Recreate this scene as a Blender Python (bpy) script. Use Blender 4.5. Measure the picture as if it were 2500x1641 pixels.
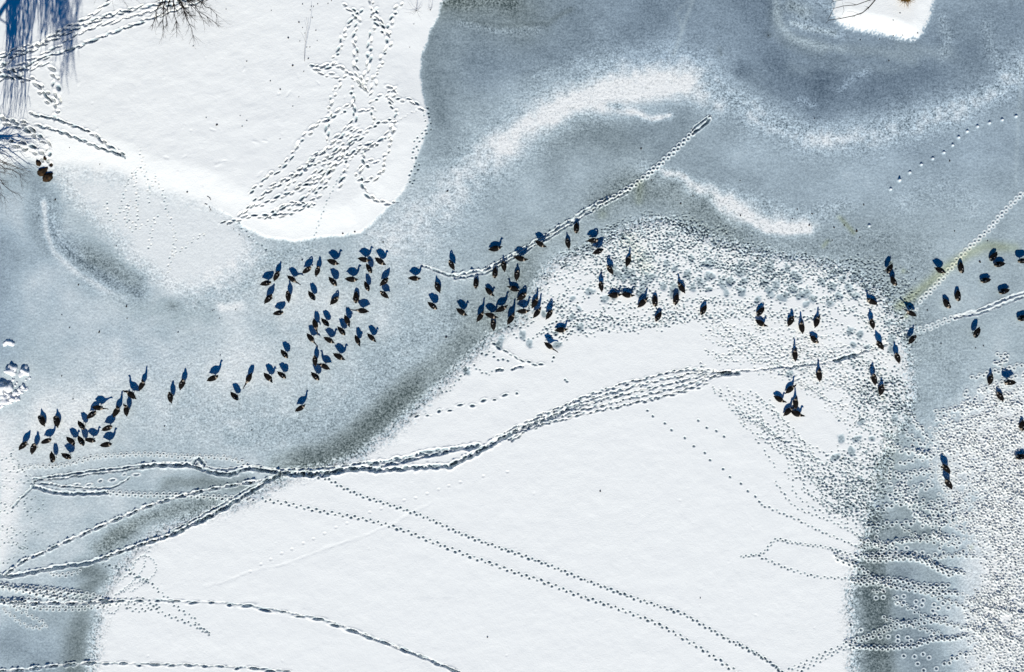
import bpy, bmesh, math, random
import numpy as np
from mathutils import Vector, Matrix, noise as mnoise

R = math.radians
random.seed(7)
rng = np.random.default_rng(11)
scene = bpy.context.scene
for o in list(bpy.data.objects):
    bpy.data.objects.remove(o)
col = scene.collection

# ------------------------------------------------------------------ camera, sky, sun, exposure
CAM_H = 55.0
cam_d = bpy.data.cameras.new('camera')
cam_d.sensor_width = 36.0
cam_d.lens = 36.0 * CAM_H / 62.5
cam_d.clip_end = 2000.0
cam = bpy.data.objects.new('camera', cam_d)
cam.location = (0, 0, CAM_H)
col.objects.link(cam)
scene.camera = cam

SUN_EL, SUN_AZ = 36.0, 4.0           # shadows run up the picture and a touch to the right
world = bpy.data.worlds.new('World')
scene.world = world
world.use_nodes = True
wn = world.node_tree.nodes
wl = world.node_tree.links
wn.clear()
sky = wn.new('ShaderNodeTexSky')
sky.sky_type = 'NISHITA'
sky.sun_disc = False
sky.sun_elevation = R(SUN_EL)
sky.sun_rotation = R(180 + SUN_AZ)
sky.air_density = 1.0
sky.dust_density = 0.0
sky.ozone_density = 10.0
hs = wn.new('ShaderNodeHueSaturation')
hs.inputs['Saturation'].default_value = 1.6
bg = wn.new('ShaderNodeBackground')
bg.inputs['Strength'].default_value = 0.06
wo = wn.new('ShaderNodeOutputWorld')
wl.new(sky.outputs[0], hs.inputs['Color'])
wl.new(hs.outputs[0], bg.inputs['Color'])
wl.new(bg.outputs[0], wo.inputs['Surface'])

sun_d = bpy.data.lights.new('sun', 'SUN')
sun_d.energy = 4.9
sun_d.angle = R(0.5)
sun_d.color = (1.0, 0.965, 0.89)
sun = bpy.data.objects.new('sun', sun_d)
dv = Vector((math.sin(R(SUN_AZ)) * math.cos(R(SUN_EL)), math.cos(R(SUN_AZ)) * math.cos(R(SUN_EL)), -math.sin(R(SUN_EL))))
sun.rotation_euler = dv.to_track_quat('-Z', 'Y').to_euler()
sun.location = (0, -40, 40)
col.objects.link(sun)
vs = scene.view_settings
scene.display_settings.display_device = 'sRGB'
vs.view_transform = 'Standard'
vs.look = 'None'
vs.exposure = 0.0
vs.gamma = 1.0
vs.use_curve_mapping = False

# ------------------------------------------------------------------ measuring: 40 photo pixels to the metre of ice
PPM = 40.0
def G(px, py):
    return ((px - 1250.0) / PPM, (820.5 - py) / PPM)
OV = 2500.0 / 2380.0
def ov(pts):
    return [(x * OV, y * OV) for x, y in pts]
def zz(x0, y0, pts, s=3.396):
    return [(x0 + x / s, y0 + y / s) for x, y in pts]

# ------------------------------------------------------------------ materials
def new_mat(name):
    m = bpy.data.materials.new(name)
    m.use_nodes = True
    nt = m.node_tree
    return m, nt.nodes, nt.links, nt.nodes['Principled BSDF']

def mathn(n, l, op, a, b=None, clamp=False):
    x = n.new('ShaderNodeMath'); x.operation = op; x.use_clamp = clamp
    for i, v in enumerate((a, b)):
        if v is None: continue
        if isinstance(v, (int, float)): x.inputs[i].default_value = v
        else: l.new(v, x.inputs[i])
    return x.outputs[0]

def mixc(n, l, f, a, b):
    x = n.new('ShaderNodeMix'); x.data_type = 'RGBA'
    for s, v in ((x.inputs[0], f), (x.inputs[6], a), (x.inputs[7], b)):
        if isinstance(v, (int, float)): s.default_value = v
        elif isinstance(v, tuple): s.default_value = v
        else: l.new(v, s)
    return x.outputs[2]

def ground_material():
    m, n, l, b = new_mat('snow_over_ice')
    at = n.new('ShaderNodeAttribute'); at.attribute_name = 'cover'
    sep = n.new('ShaderNodeSeparateColor'); l.new(at.outputs['Color'], sep.inputs[0])
    cov, green, purple, speck = sep.outputs[0], sep.outputs[1], sep.outputs[2], at.outputs['Alpha']
    geo = n.new('ShaderNodeNewGeometry')
    def noise(scale, detail, rough=0.6):
        t = n.new('ShaderNodeTexNoise'); t.inputs['Scale'].default_value = scale
        t.inputs['Detail'].default_value = detail; t.inputs['Roughness'].default_value = rough
        l.new(geo.outputs['Position'], t.inputs['Vector'])
        return t.outputs['Fac']
    n1 = noise(8.5, 3.0, 0.7)
    n2 = noise(0.9, 4.0, 0.6)
    d = mathn(n, l, 'ADD', mathn(n, l, 'SUBTRACT', n1, 0.5), mathn(n, l, 'MULTIPLY', mathn(n, l, 'SUBTRACT', noise(3.2, 3.0, 0.65), 0.5), 0.45))
    d = mathn(n, l, 'MULTIPLY', mathn(n, l, 'MULTIPLY', d, 3.2), speck)
    c = mathn(n, l, 'ADD', cov, d, True)
    d2 = mathn(n, l, 'MULTIPLY', mathn(n, l, 'SUBTRACT', n2, 0.5), 0.10)
    d2 = mathn(n, l, 'MULTIPLY', d2, mathn(n, l, 'SUBTRACT', 1.0, cov))
    c = mathn(n, l, 'ADD', c, d2, True)
    ice = mixc(n, l, green, (0.046, 0.078, 0.096, 1), (0.058, 0.082, 0.072, 1))
    ice = mixc(n, l, purple, ice, (0.048, 0.078, 0.115, 1))
    # thin frost over ice is a little bluer than deep snow
    frost = mixc(n, l, purple, mixc(n, l, green, (0.725, 0.862, 0.905, 1), (0.78, 0.89, 0.84, 1)), (0.615, 0.785, 0.915, 1))
    deep = n.new('ShaderNodeMapRange'); deep.inputs[1].default_value = 0.55; deep.inputs[2].default_value = 0.97
    l.new(cov, deep.inputs[0])
    top = mixc(n, l, deep.outputs[0], frost, (0.90, 0.912, 0.878, 1))
    sa = n.new('ShaderNodeAttribute'); sa.attribute_name = 'stain'
    base = mixc(n, l, c, ice, top)
    mu = n.new('ShaderNodeMix'); mu.data_type = 'RGBA'; mu.blend_type = 'MULTIPLY'
    l.new(sa.outputs['Fac'], mu.inputs[0]); l.new(base, mu.inputs[6]); mu.inputs[7].default_value = (0.96, 0.93, 0.45, 1)
    l.new(mu.outputs[2], b.inputs['Base Color'])
    rg = n.new('ShaderNodeMapRange'); rg.inputs[3].default_value = 0.42; rg.inputs[4].default_value = 0.8
    l.new(c, rg.inputs[0]); l.new(rg.outputs[0], b.inputs['Roughness'])
    b.inputs['Specular IOR Level'].default_value = 0.25
    bp = n.new('ShaderNodeBump'); bp.inputs['Strength'].default_value = 0.5; bp.inputs['Distance'].default_value = 0.02
    hn = mathn(n, l, 'ADD', noise(16.0, 2.0, 0.6), mathn(n, l, 'MULTIPLY', noise(4.0, 2.0), 0.5))
    l.new(hn, bp.inputs['Height'])
    l.new(bp.outputs[0], b.inputs['Normal'])
    return m

def plain(name, c1, c2, scale=8.0, rough=0.8, bump=0.0):
    m, n, l, b = new_mat(name)
    tc = n.new('ShaderNodeTexCoord')
    t = n.new('ShaderNodeTexNoise'); t.inputs['Scale'].default_value = scale; t.inputs['Detail'].default_value = 4
    l.new(tc.outputs['Object'], t.inputs['Vector'])
    rp = n.new('ShaderNodeMapRange'); rp.inputs[1].default_value = 0.35; rp.inputs[2].default_value = 0.65
    l.new(t.outputs['Fac'], rp.inputs[0])
    l.new(mixc(n, l, rp.outputs[0], (*c1, 1), (*c2, 1)), b.inputs['Base Color'])
    b.inputs['Roughness'].default_value = rough
    b.inputs['Specular IOR Level'].default_value = 0.2
    if bump:
        bp = n.new('ShaderNodeBump'); bp.inputs['Strength'].default_value = bump; bp.inputs['Distance'].default_value = 0.02
        l.new(t.outputs['Fac'], bp.inputs['Height']); l.new(bp.outputs[0], b.inputs['Normal'])
    return m

M_GROUND = ground_material()
M_BARK = plain('dark_bark', (0.018, 0.014, 0.012), (0.035, 0.026, 0.022), 20)
M_REDTWIG = plain('reddish_twig', (0.028, 0.016, 0.014), (0.055, 0.030, 0.026), 20)
M_WILLOW = plain('willow_bark', (0.08, 0.065, 0.04), (0.15, 0.12, 0.07), 12)
M_ROCK = plain('brown_rock', (0.008, 0.006, 0.004), (0.060, 0.034, 0.014), 6, 0.9, 0.6)
M_SNOWLUMP = plain('packed_snow', (0.86, 0.87, 0.87), (0.92, 0.92, 0.91), 14, 0.8, 0.4)
M_LEAF = plain('dead_leaf', (0.02, 0.014, 0.01), (0.045, 0.03, 0.018), 25)
M_GOLD = plain('golden_reed', (0.10, 0.05, 0.010), (0.30, 0.17, 0.03), 14, 0.8, 0.5)
M_STALK = plain('dry_stalk', (0.10, 0.09, 0.10), (0.16, 0.14, 0.15), 10)

# ------------------------------------------------------------------ helpers
def link(o, parent=None):
    col.objects.link(o)
    if parent: o.parent = parent
    return o

def tag(o, label=None, cat=None, group=None, kind=None):
    if label: o['label'] = label
    if cat: o['category'] = cat
    if group: o['group'] = group
    if kind: o['kind'] = kind
    return o

def empty(name, loc, rz=0.0):
    o = bpy.data.objects.new(name, None)
    o.empty_display_size = 0.3
    o.location = loc; o.rotation_euler = (0, 0, rz)
    return link(o)

def mesh_obj(name, verts, faces, mat, parent=None, smooth=True):
    me = bpy.data.meshes.new(name)
    me.from_pydata(verts, [], faces)
    if smooth:
        me.polygons.foreach_set('use_smooth', [True] * len(me.polygons))
    me.materials.append(mat)
    return link(bpy.data.objects.new(name, me), parent)

# ------------------------------------------------------------------ noise on arrays
def vnoise(X, Y, freq, seed):
    r = np.random.default_rng(seed)
    tab = r.random((256, 256))
    x = X * freq + 1000.37; y = Y * freq + 1000.71
    xi = np.floor(x).astype(np.int64); yi = np.floor(y).astype(np.int64)
    fx = x - xi; fy = y - yi
    fx = fx * fx * (3 - 2 * fx); fy = fy * fy * (3 - 2 * fy)
    a = tab[xi & 255, yi & 255]; b = tab[(xi + 1) & 255, yi & 255]
    c = tab[xi & 255, (yi + 1) & 255]; d = tab[(xi + 1) & 255, (yi + 1) & 255]
    return (a * (1 - fx) + b * fx) * (1 - fy) + (c * (1 - fx) + d * fx) * fy - 0.5

def fbm(X, Y, freq, seed, octv=4, gain=0.55):
    s = 0; a = 1.0; t = 0
    for k in range(octv):
        s = s + a * vnoise(X, Y, freq * 2.03 ** k, seed + k); t += a; a *= gain
    return s / t * 2

def smooth(e0, e1, x):
    t = np.clip((x - e0) / (e1 - e0), 0, 1)
    return t * t * (3 - 2 * t)

def poly_dist(X, Y, pts, closed=False):
    D = np.full(X.shape, 1e9)
    n = len(pts)
    for i in range(n if closed else n - 1):
        x0, y0 = pts[i]; x1, y1 = pts[(i + 1) % n]
        dx, dy = x1 - x0, y1 - y0
        L = dx * dx + dy * dy + 1e-9
        t = np.clip(((X - x0) * dx + (Y - y0) * dy) / L, 0, 1)
        D = np.minimum(D, (X - x0 - t * dx) ** 2 + (Y - y0 - t * dy) ** 2)
    return np.sqrt(D)

def inside(X, Y, pts):
    r = np.zeros(X.shape, bool)
    n = len(pts)
    for i in range(n):
        x0, y0 = pts[i]; x1, y1 = pts[(i + 1) % n]
        if y0 == y1: continue
        c = ((y0 > Y) != (y1 > Y)) & (X < (x1 - x0) * (Y - y0) / (y1 - y0) + x0)
        r ^= c
    return r

def sdist(X, Y, pts):
    d = poly_dist(X, Y, pts, True)
    return np.where(inside(X, Y, pts), d, -d)

# ------------------------------------------------------------------ the ground: one relief of bank, island and snow-dusted river ice
STEP = 0.047
GX0, GX1, GY0, GY1 = -33.0, 33.0, -22.0, 22.0
nx = int((GX1 - GX0) / STEP) + 1
ny = int((GY1 - GY0) / STEP) + 1
gx = GX0 + np.arange(nx) * STEP
gy = GY0 + np.arange(ny) * STEP
XX, YY = np.meshgrid(gx, gy)                 # metres
PX = XX * PPM + 1250.0; PY = 820.5 - YY * PPM  # the same ground in photo pixels

BANK = ov([(-140, -140), (1045, -140), (1032, 0), (1022, 40), (1003, 75), (982, 130), (978, 180), (985, 240), (997, 290), (985, 330), (970, 380), (950, 430), (930, 460), (905, 490), (880, 515), (840, 545), (790, 553), (730, 556), (680, 565), (620, 555), (570, 530), (530, 500), (480, 480), (430, 465), (370, 450), (330, 440), (280, 410), (230, 395), (180, 390), (140, 388), (110, 392), (80, 385), (40, 380), (-140, 388)])
ISLE = ov([(1945, -140), (1935, 30), (1945, 50), (1965, 62), (2010, 72), (2060, 80), (2100, 92), (2120, 95), (2140, 85), (2155, 60), (2165, 30), (2175, 0), (2185, -140)])
FLAT = ov([(200, 1740), (215, 1562), (225, 1480), (240, 1410), (262, 1350), (305, 1290), (370, 1245), (430, 1210), (500, 1185), (560, 1165), (615, 1135), (680, 1098), (760, 1085), (850, 1055), (900, 1015), (960, 960), (1020, 900), (1070, 850), (1110, 812), (1150, 780), (1200, 750), (1240, 700), (1262, 650), (1300, 610), (1360, 585), (1420, 555), (1480, 525), (1560, 520), (1650, 555), (1750, 580), (1850, 600), (1950, 625), (2020, 660), (2060, 700), (2085, 740), (2095, 800), (2105, 870), (2112, 920), (2100, 980), (2060, 1030), (2040, 1100), (2020, 1180), (2012, 1240), (1998, 1290), (1982, 1340), (1975, 1420), (1980, 1500), (1975, 1740)])
LOBE = ov([(135, 395), (230, 392), (330, 430), (430, 455), (540, 495), (590, 560), (570, 610), (520, 650), (470, 688), (420, 672), (360, 640), (310, 600), (260, 540), (180, 470)])

# coarse tone map (how much snow lies on the ice), 4-pixel cells, then up-sampled
CS = 5.0
cxs = np.arange(-80, 2590, CS); cys = np.arange(-70, 1720, CS)
CX, CY = np.meshgrid(cxs, cys)
warp_x = fbm(CX, CY, 1 / 170.0, 3) * 26 + fbm(CX, CY, 1 / 45.0, 9) * 9
warp_y = fbm(CX, CY, 1 / 170.0, 5) * 26 + fbm(CX, CY, 1 / 45.0, 13) * 9
WX, WY = CX + warp_x, CY + warp_y
T = np.full(CX.shape, 0.70)
GRN = np.full(CX.shape, 0.12); PUR = np.zeros(CX.shape); SPK = np.full(CX.shape, 0.18)
def stroke(pts, r, val, s=1.0, green=None, purple=None, speck=None, warp=1.0, p=2.0):
    pts = ov(pts)
    if len(pts) == 1: pts = pts + [(pts[0][0] + 0.5, pts[0][1])]
    d = poly_dist(CX + warp_x * warp, CY + warp_y * warp, pts)
    w = s * np.exp(-(d / (r * OV)) ** p)
    global T, GRN, PUR, SPK
    if val is not None: T = T * (1 - w) + val * w
    if green is not None: GRN = GRN * (1 - w) + green * w
    if purple is not None: PUR = PUR * (1 - w) + purple * w
    if speck is not None: SPK = SPK * (1 - w) + speck * w

# --- broad tones
stroke([(1700, 0), (1900, 120), (2250, 150), (2380, 150)], 260, 0.60, 0.9, purple=0.9)
stroke([(1150, 60), (1500, 60), (1700, 30)], 170, 0.58, 0.9, purple=0.6)
stroke([(1020, 20), (1120, 20), (1220, 40)], 75, 0.49, 0.9, green=0.8, purple=0.0)
stroke([(1040, 110), (1030, 220), (1040, 330)], 60, 0.555, 0.9, green=0.25, purple=0.35)
stroke([(1120, 170), (1300, 130), (1430, 110)], 55, 0.545, 0.8, purple=0.7)
stroke([(1250, 240), (1160, 300)], 50, 0.62, 0.6, purple=0.4)
stroke([(1150, 400), (1100, 480), (1350, 430), (1500, 350)], 120, 0.67, 0.7, purple=0.15)
stroke([(1300, 310), (1370, 300), (1440, 330)], 50, 0.56, 0.9, green=0.25)
stroke([(1640, 250), (1560, 250)], 30, 0.62, 0.8)
stroke([(1500, 300), (1600, 260), (1560, 340)], 40, 0.58, 0.8, purple=0.3)
stroke([(1700, 380), (1900, 420), (2100, 400), (2300, 380)], 90, 0.66, 0.8, purple=0.4)
stroke([(2250, 330), (2370, 300)], 60, 0.66, 0.7, purple=0.35)
stroke([(1640, 430), (1560, 350), (1750, 420)], 40, 0.60, 0.6, purple=0.3)
stroke([(1500, 20), (1700, 60), (1850, 150), (2050, 190), (2300, 100)], 120, 0.56, 0.6, purple=1.0)
stroke([(1150, 80), (1350, 60)], 80, 0.555, 0.5, purple=0.6)
stroke([(2050, 350), (2250, 330), (2370, 340)], 60, 0.645, 0.6, purple=0.7)
# --- dark violet pools
stroke([(1760, 20), (1780, 110), (1830, 170), (1930, 210), (2060, 200), (2150, 150), (2300, 130)], 62, 0.51, 0.9, purple=1.0)
stroke([(1915, 190)], 45, 0.45, 0.8, purple=1.0)
stroke([(1725, 165)], 22, 0.47, 0.8, purple=1.0)
stroke([(1780, 80)], 16, 0.45, 0.7, purple=0.8)
stroke([(2230, 60), (2340, 120), (2250, 170)], 50, 0.54, 0.7, purple=0.7)
# light crescents round the island
stroke([(1800, 30), (1810, 80), (1850, 105), (1920, 115)], 14, 0.66, 0.7, green=0.2, purple=0.2)
stroke([(1850, 50), (1920, 68), (1960, 72)], 10, 0.68, 0.7, speck=0.7)
stroke([(1830, 20), (1880, 20)], 26, 0.62, 0.8, green=0.2)
stroke([(1890, 0), (1940, 20)], 16, 0.72, 0.7, speck=0.8)
stroke([(1850, 60), (1880, 140), (2000, 130), (2100, 115)], 12, 0.58, 0.5, green=0.3)
stroke([(2100, 105), (2200, 130)], 24, 0.60, 0.7, green=0.2, purple=0.3)
stroke([(1787, -10), (1790, 50), (1825, 100), (1890, 128), (1960, 140)], 8, 0.47, 0.6, purple=0.7, warp=.3)
stroke([(1800, -10), (1808, 50), (1845, 92), (1905, 108), (1960, 112)], 10, 0.69, 0.75, purple=0.1, green=.2, warp=.3, speck=.5)
stroke([(1840, 55), (1880, 68), (1940, 76)], 8, 0.76, 0.8, purple=0.1, warp=.3, speck=.9)
stroke([(1835, 12), (1870, 30)], 18, 0.63, 0.7, green=.4, purple=.1, warp=.3, speck=.7)
stroke([(1785, 78), (1789, 84)], 5, 0.38, 0.8, purple=.3, warp=.1)
stroke([(1725, 158), (1718, 168)], 11, 0.44, 0.8, purple=.9, warp=.2)
stroke([(1672, 112), (1676, 128)], 4, 0.42, 0.8, purple=.3, warp=.1)
stroke([(1921, 184)], 26, 0.45, 0.8, purple=1.0, warp=.1)
stroke([(1965, 110), (2050, 120), (2120, 140)], 16, 0.63, 0.7, purple=.3, green=.2, warp=.4)
stroke([(1850, 150), (1990, 150), (2090, 165)], 13, 0.62, 0.5, purple=.5)
stroke([(2195, 40), (2210, 90), (2190, 140)], 10, 0.66, 0.5, purple=.4, speck=.9)
stroke([(2290, 60), (2330, 200)], 16, 0.62, 0.5, purple=.5, speck=.7)
stroke([(1060, 45), (1150, 62), (1280, 55), (1330, 20)], 7, 0.46, 0.6, green=.5, purple=.1, warp=.5)
stroke([(1070, 60), (1150, 75), (1260, 70)], 8, 0.64, 0.5, green=.3, speck=.9, warp=.5)
stroke([(1240, 180), (1300, 160), (1350, 138)], 4, 0.70, 0.5, warp=.3, speck=.8)
stroke([(1235, 172), (1295, 153), (1330, 140)], 3, 0.48, 0.5, warp=.3)
stroke([(1750, 400), (1900, 420), (2050, 390), (1950, 440)], 50, 0.70, 0.6, purple=.35)
stroke([(2100, 470), (2200, 440), (2250, 480)], 36, 0.70, 0.5, speck=.6)
# --- pale arcs of blown snow, then thin pale streaks
stroke([(900, 590), (960, 540), (1020, 480), (1090, 410), (1160, 345), (1240, 285), (1330, 235), (1420, 200)], 62, 0.775, 0.85, purple=0.15, speck=0.85)
stroke([(1060, 430), (1150, 350), (1240, 290), (1340, 235), (1420, 210)], 26, 0.86, 0.85, speck=0.8)
stroke([(1400, 190), (1480, 165), (1560, 150), (1620, 175)], 55, 0.78, 0.9, speck=0.8)
stroke([(1370, 225), (1450, 200), (1520, 190), (1590, 190), (1630, 215)], 30, 0.92, 0.95, purple=0.0, speck=0.6)
stroke([(1440, 245), (1500, 265), (1540, 262)], 11, 0.90, 0.85, speck=0.9)
stroke([(1415, 232), (1450, 240)], 7, 0.62, 0.7, speck=1.0)
stroke([(1640, 200), (1700, 245), (1760, 275), (1850, 305), (1930, 320), (2010, 315), (2090, 290), (2160, 275), (2240, 250), (2310, 215), (2375, 175)], 40, 0.755, 0.85, purple=0.4, speck=0.95)
stroke([(1800, 300), (1880, 318), (1960, 322)], 15, 0.83, 0.6, speck=0.9)
stroke([(1655, 245), (1670, 262)], 14, 0.86, 0.7, speck=0.7)
stroke([(2190, 270), (2330, 230)], 18, 0.79, 0.5, speck=0.9)
stroke([(1860, 225), (1900, 230)], 9, 0.76, 0.6, speck=0.9)
stroke([(1960, 205), (1990, 180), (2025, 165)], 8, 0.74, 0.6, speck=0.9)
stroke([(1500, 400), (1560, 415), (1640, 450), (1700, 478), (1770, 500)], 18, 0.82, 0.8, purple=0.2, speck=0.9)
stroke([(1640, 448), (1700, 480), (1780, 505), (1850, 518), (1885, 520)], 15, 0.93, 0.9, purple=0.0, speck=0.7)
stroke([(1700, 460), (1800, 480), (1880, 500), (1960, 480)], 22, 0.78, 0.6, speck=1.0)
stroke([(1600, 60), (1590, 20), (1612, 0)], 3, 0.66, 0.5, purple=0.0)
stroke([(1565, 130), (1590, 60), (1615, -10)], 4, 0.70, 0.6, purple=0.0, warp=0.1)
stroke([(2372, 150), (2366, 300), (2362, 430)], 4, 0.74, 0.5, green=0.2, purple=0.0, warp=0.1)
# --- shade of wet ice above the trampled snow
stroke([(1400, 480), (1480, 440), (1560, 455), (1640, 490), (1720, 530)], 42, 0.56, 0.9, green=0.55, speck=0.45)
stroke([(1490, 450)], 26, 0.50, 0.7, green=0.9)
stroke([(1760, 550), (1900, 570), (2050, 560)], 38, 0.61, 0.8, green=0.25, speck=0.5)
stroke([(1930, 540), (2020, 530), (2120, 560)], 45, 0.60, 0.7, green=0.2)
stroke([(1960, 510), (1985, 540)], 6, 0.50, 0.7, green=1.0, warp=0.3)
stroke([(1250, 600), (1200, 640), (1330, 540)], 34, 0.64, 0.8, green=0.35, speck=0.35)
stroke([(2140, 600), (2100, 680), (2110, 740), (2130, 800)], 50, 0.67, 0.8, green=0.2, speck=0.5)
stroke([(2200, 640), (2320, 660), (2380, 640)], 60, 0.68, 0.8, green=0.1)
stroke([(2200, 720), (2300, 800), (2380, 780)], 60, 0.70, 0.8)
stroke([(2330, 575), (2250, 590), (2205, 620), (2150, 665), (2090, 710)], 13, 0.64, 0.75, green=1.0, warp=0.4)
stroke([(2170, 820), (2180, 900), (2150, 960), (2190, 850)], 55, 0.67, 0.85, speck=0.4)
stroke([(2280, 880), (2200, 930)], 20, 0.62, 0.5, green=0.1)
# --- left river arm
stroke([(20, 480), (60, 560), (90, 650)], 80, 0.71, 0.8, purple=0.5)
stroke([(80, 405), (110, 440), (95, 480)], 40, 0.60, 0.9, purple=0.35)
stroke([(90, 430), (80, 520), (115, 570)], 20, 0.55, 0.7, purple=0.4)
stroke([(110, 480), (135, 545), (180, 600), (250, 645), (320, 672)], 30, 0.60, 0.85, purple=0.4, speck=0.7)
stroke([(205, 600), (265, 615), (310, 655)], 28, 0.50, 0.85, green=0.45, purple=0.1, speck=0.45, warp=.5)
stroke([(110, 500), (130, 548), (190, 608), (255, 648), (325, 682)], 9, 0.45, 0.8, purple=0.5, warp=0.25)
stroke([(103, 470), (110, 535), (125, 585), (180, 634), (240, 668), (300, 695)], 9, 0.84, 0.85, speck=0.45, warp=0.25)
stroke([(120, 500), (145, 560), (200, 600)], 5, 0.78, 0.6, speck=0.6, warp=0.4)
stroke([(290, 690), (340, 720), (420, 740), (470, 720)], 34, 0.62, 0.8, green=0.35)
stroke([(400, 712)], 15, 0.50, 0.8, green=0.4)
stroke([(380, 700), (415, 722), (440, 780)], 7, 0.57, 0.5, green=0.3)
stroke([(450, 690), (530, 670), (600, 650), (660, 620), (700, 590)], 32, 0.66, 0.85, green=0.15, speck=0.75)
stroke([(480, 660), (560, 610), (620, 590)], 24, 0.76, 0.6, speck=1.0)
stroke([(330, 760), (400, 800), (450, 790)], 22, 0.66, 0.5, green=0.2)
stroke([(60, 700), (200, 760), (330, 830)], 110, 0.69, 0.7, purple=0.35)
stroke([(5, 560), (10, 680), (5, 800)], 40, 0.62, 0.7, purple=0.5, green=0.25)  # blurred overhanging branches painted as a haze into the ice tone
stroke([(515, 712), (560, 708)], 11, 0.92, 0.8, warp=0.3)
stroke([(550, 720), (640, 690), (720, 700)], 30, 0.78, 0.6)
stroke([(650, 720), (850, 680), (1000, 640), (760, 780), (500, 860), (300, 900), (120, 980)], 90, 0.765, 0.75, speck=0.42)
stroke([(120, 950), (200, 970)], 60, 0.80, 0.7)
stroke([(400, 960), (650, 960), (820, 900), (960, 790)], 60, 0.70, 0.7, speck=0.6)
stroke([(560, 1010), (720, 990), (850, 920), (980, 800), (1080, 720)], 40, 0.645, 0.75, speck=0.62)
stroke([(650, 1085), (740, 1062), (820, 1022), (890, 962), (955, 905), (1025, 848), (1085, 790), (1140, 738), (1180, 690), (1215, 630)], 36, 0.54, 0.9, green=0.55, speck=0.4, warp=0.35, p=3.5)
stroke([(690, 1080), (760, 1062), (835, 1022), (900, 962), (960, 912)], 27, 0.41, 0.9, green=0.7, speck=0.4, warp=0.5, p=2.2)
stroke([(1130, 700), (1170, 650), (1220, 610)], 50, 0.64, 0.75, green=0.4)
# --- bottom left
stroke([(100, 1120), (250, 1120), (330, 1110)], 40, 0.68, 0.7)
stroke([(400, 1115), (480, 1112), (560, 1115)], 19, 0.47, 0.9, green=0.5)
stroke([(330, 1150), (420, 1140)], 18, 0.58, 0.6, green=0.2)
stroke([(60, 1180), (200, 1190), (120, 1250)], 65, 0.72, 0.8)
stroke([(10, 1100), (20, 1250), (0, 1300)], 40, 0.82, 0.8)
stroke([(230, 1280), (280, 1245), (340, 1210), (420, 1180), (500, 1165)], 24, 0.48, 0.9, green=0.6, speck=0.6)
stroke([(240, 1262), (300, 1230)], 13, 0.42, 0.7, green=0.8)
stroke([(60, 1360), (160, 1340)], 22, 0.64, 0.7, purple=0.2)
stroke([(190, 1330), (220, 1350), (190, 1390)], 26, 0.44, 0.9, green=0.5)
stroke([(60, 1410), (120, 1430)], 34, 0.56, 0.8, green=0.1)
stroke([(30, 1500), (100, 1520), (60, 1562)], 60, 0.545, 0.9, purple=0.4)
stroke([(180, 1460), (175, 1520), (165, 1600)], 26, 0.42, 0.95, green=0.6)
stroke([(195, 1400), (180, 1450)], 20, 0.46, 0.9, green=0.4)
# --- right side
stroke([(2035, 1220), (2020, 1320), (2030, 1440), (2030, 1600)], 34, 0.47, 0.95, green=0.35, speck=0.5)
stroke([(2060, 1380), (2055, 1450), (2060, 1600)], 22, 0.42, 0.8, green=0.6)
stroke([(2110, 1340), (2140, 1420), (2150, 1520)], 36, 0.56, 0.85, purple=0.35)
stroke([(2080, 1040), (2150, 1020), (2090, 1130)], 34, 0.63, 0.8, green=0.2)
stroke([(2060, 1000), (2080, 1050), (2040, 1130)], 24, 0.60, 0.6, green=0.7)
stroke([(2100, 1180), (2180, 1180)], 30, 0.58, 0.9, green=0.3)
stroke([(2090, 1235), (2150, 1240)], 26, 0.50, 0.8, green=0.4)
stroke([(2160, 1300), (2200, 1340)], 30, 0.62, 0.8)
stroke([(2230, 1080), (2330, 1010), (2380, 1100), (2330, 1250), (2330, 1400), (2330, 1600)], 90, 0.83, 0.9, purple=0.2, speck=0.55)
stroke([(2240, 1500), (2290, 1562)], 40, 0.78, 0.8)
stroke([(2200, 1190), (2250, 1180)], 25, 0.76, 0.6)
stroke([(2270, 940), (2350, 900)], 30, 0.80, 0.8)
stroke([(890, 600), (960, 550), (1020, 485), (1090, 415), (1160, 350)], 34, 0.84, 0.6, speck=0.7)
stroke([(1180, 330), (1260, 275), (1340, 230), (1420, 205), (1500, 185), (1590, 180)], 27, 0.93, 0.8, purple=0.0, speck=0.6)
stroke([(1030, 10), (1100, 8), (1200, 5)], 24, 0.42, 0.8, green=1.0, speck=0.6)
stroke([(1000, 110), (1005, 200), (1015, 280)], 22, 0.50, 0.6, green=0.3, purple=0.3)
stroke([(120, 980), (220, 1010), (60, 1040)], 60, 0.80, 0.6)
stroke([(0, 560), (4, 680), (0, 800)], 38, 0.585, 0.8, purple=0.7)  # same branch haze along the left edge, painted darker
stroke([(0, 1000), (10, 1120), (0, 1280)], 38, 0.86, 0.8)
stroke([(2040, 1300), (2035, 1400), (2040, 1500), (2050, 1600)], 30, 0.40, 0.7, green=0.5, speck=0.35)
stroke([(2100, 1440), (2110, 1540), (2180, 1560)], 34, 0.54, 0.6, purple=0.3)
stroke([(1920, 195)], 60, 0.47, 0.6, purple=1.0)
stroke([(1700, 470), (1780, 505), (1850, 515), (1890, 522)], 15, 0.97, 0.9, purple=0.0, speck=0.9, warp=1.6)
stroke([(1560, 415), (1640, 448), (1700, 478)], 13, 0.90, 0.8, purple=0.0, speck=1.0, warp=1.6)
stroke([(2290, 1000), (2380, 950), (2330, 1200), (2330, 1400), (2330, 1600)], 75, 0.91, 0.8, purple=0.15, speck=0.6)
STREAK = fbm(CX * 0.82 + CY * 0.57, (CY * 0.82 - CX * 0.57) * 4.0, 1 / 120.0, 140, 4)
T = T + STREAK * 0.03 * smooth(700, 300, CY)
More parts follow.
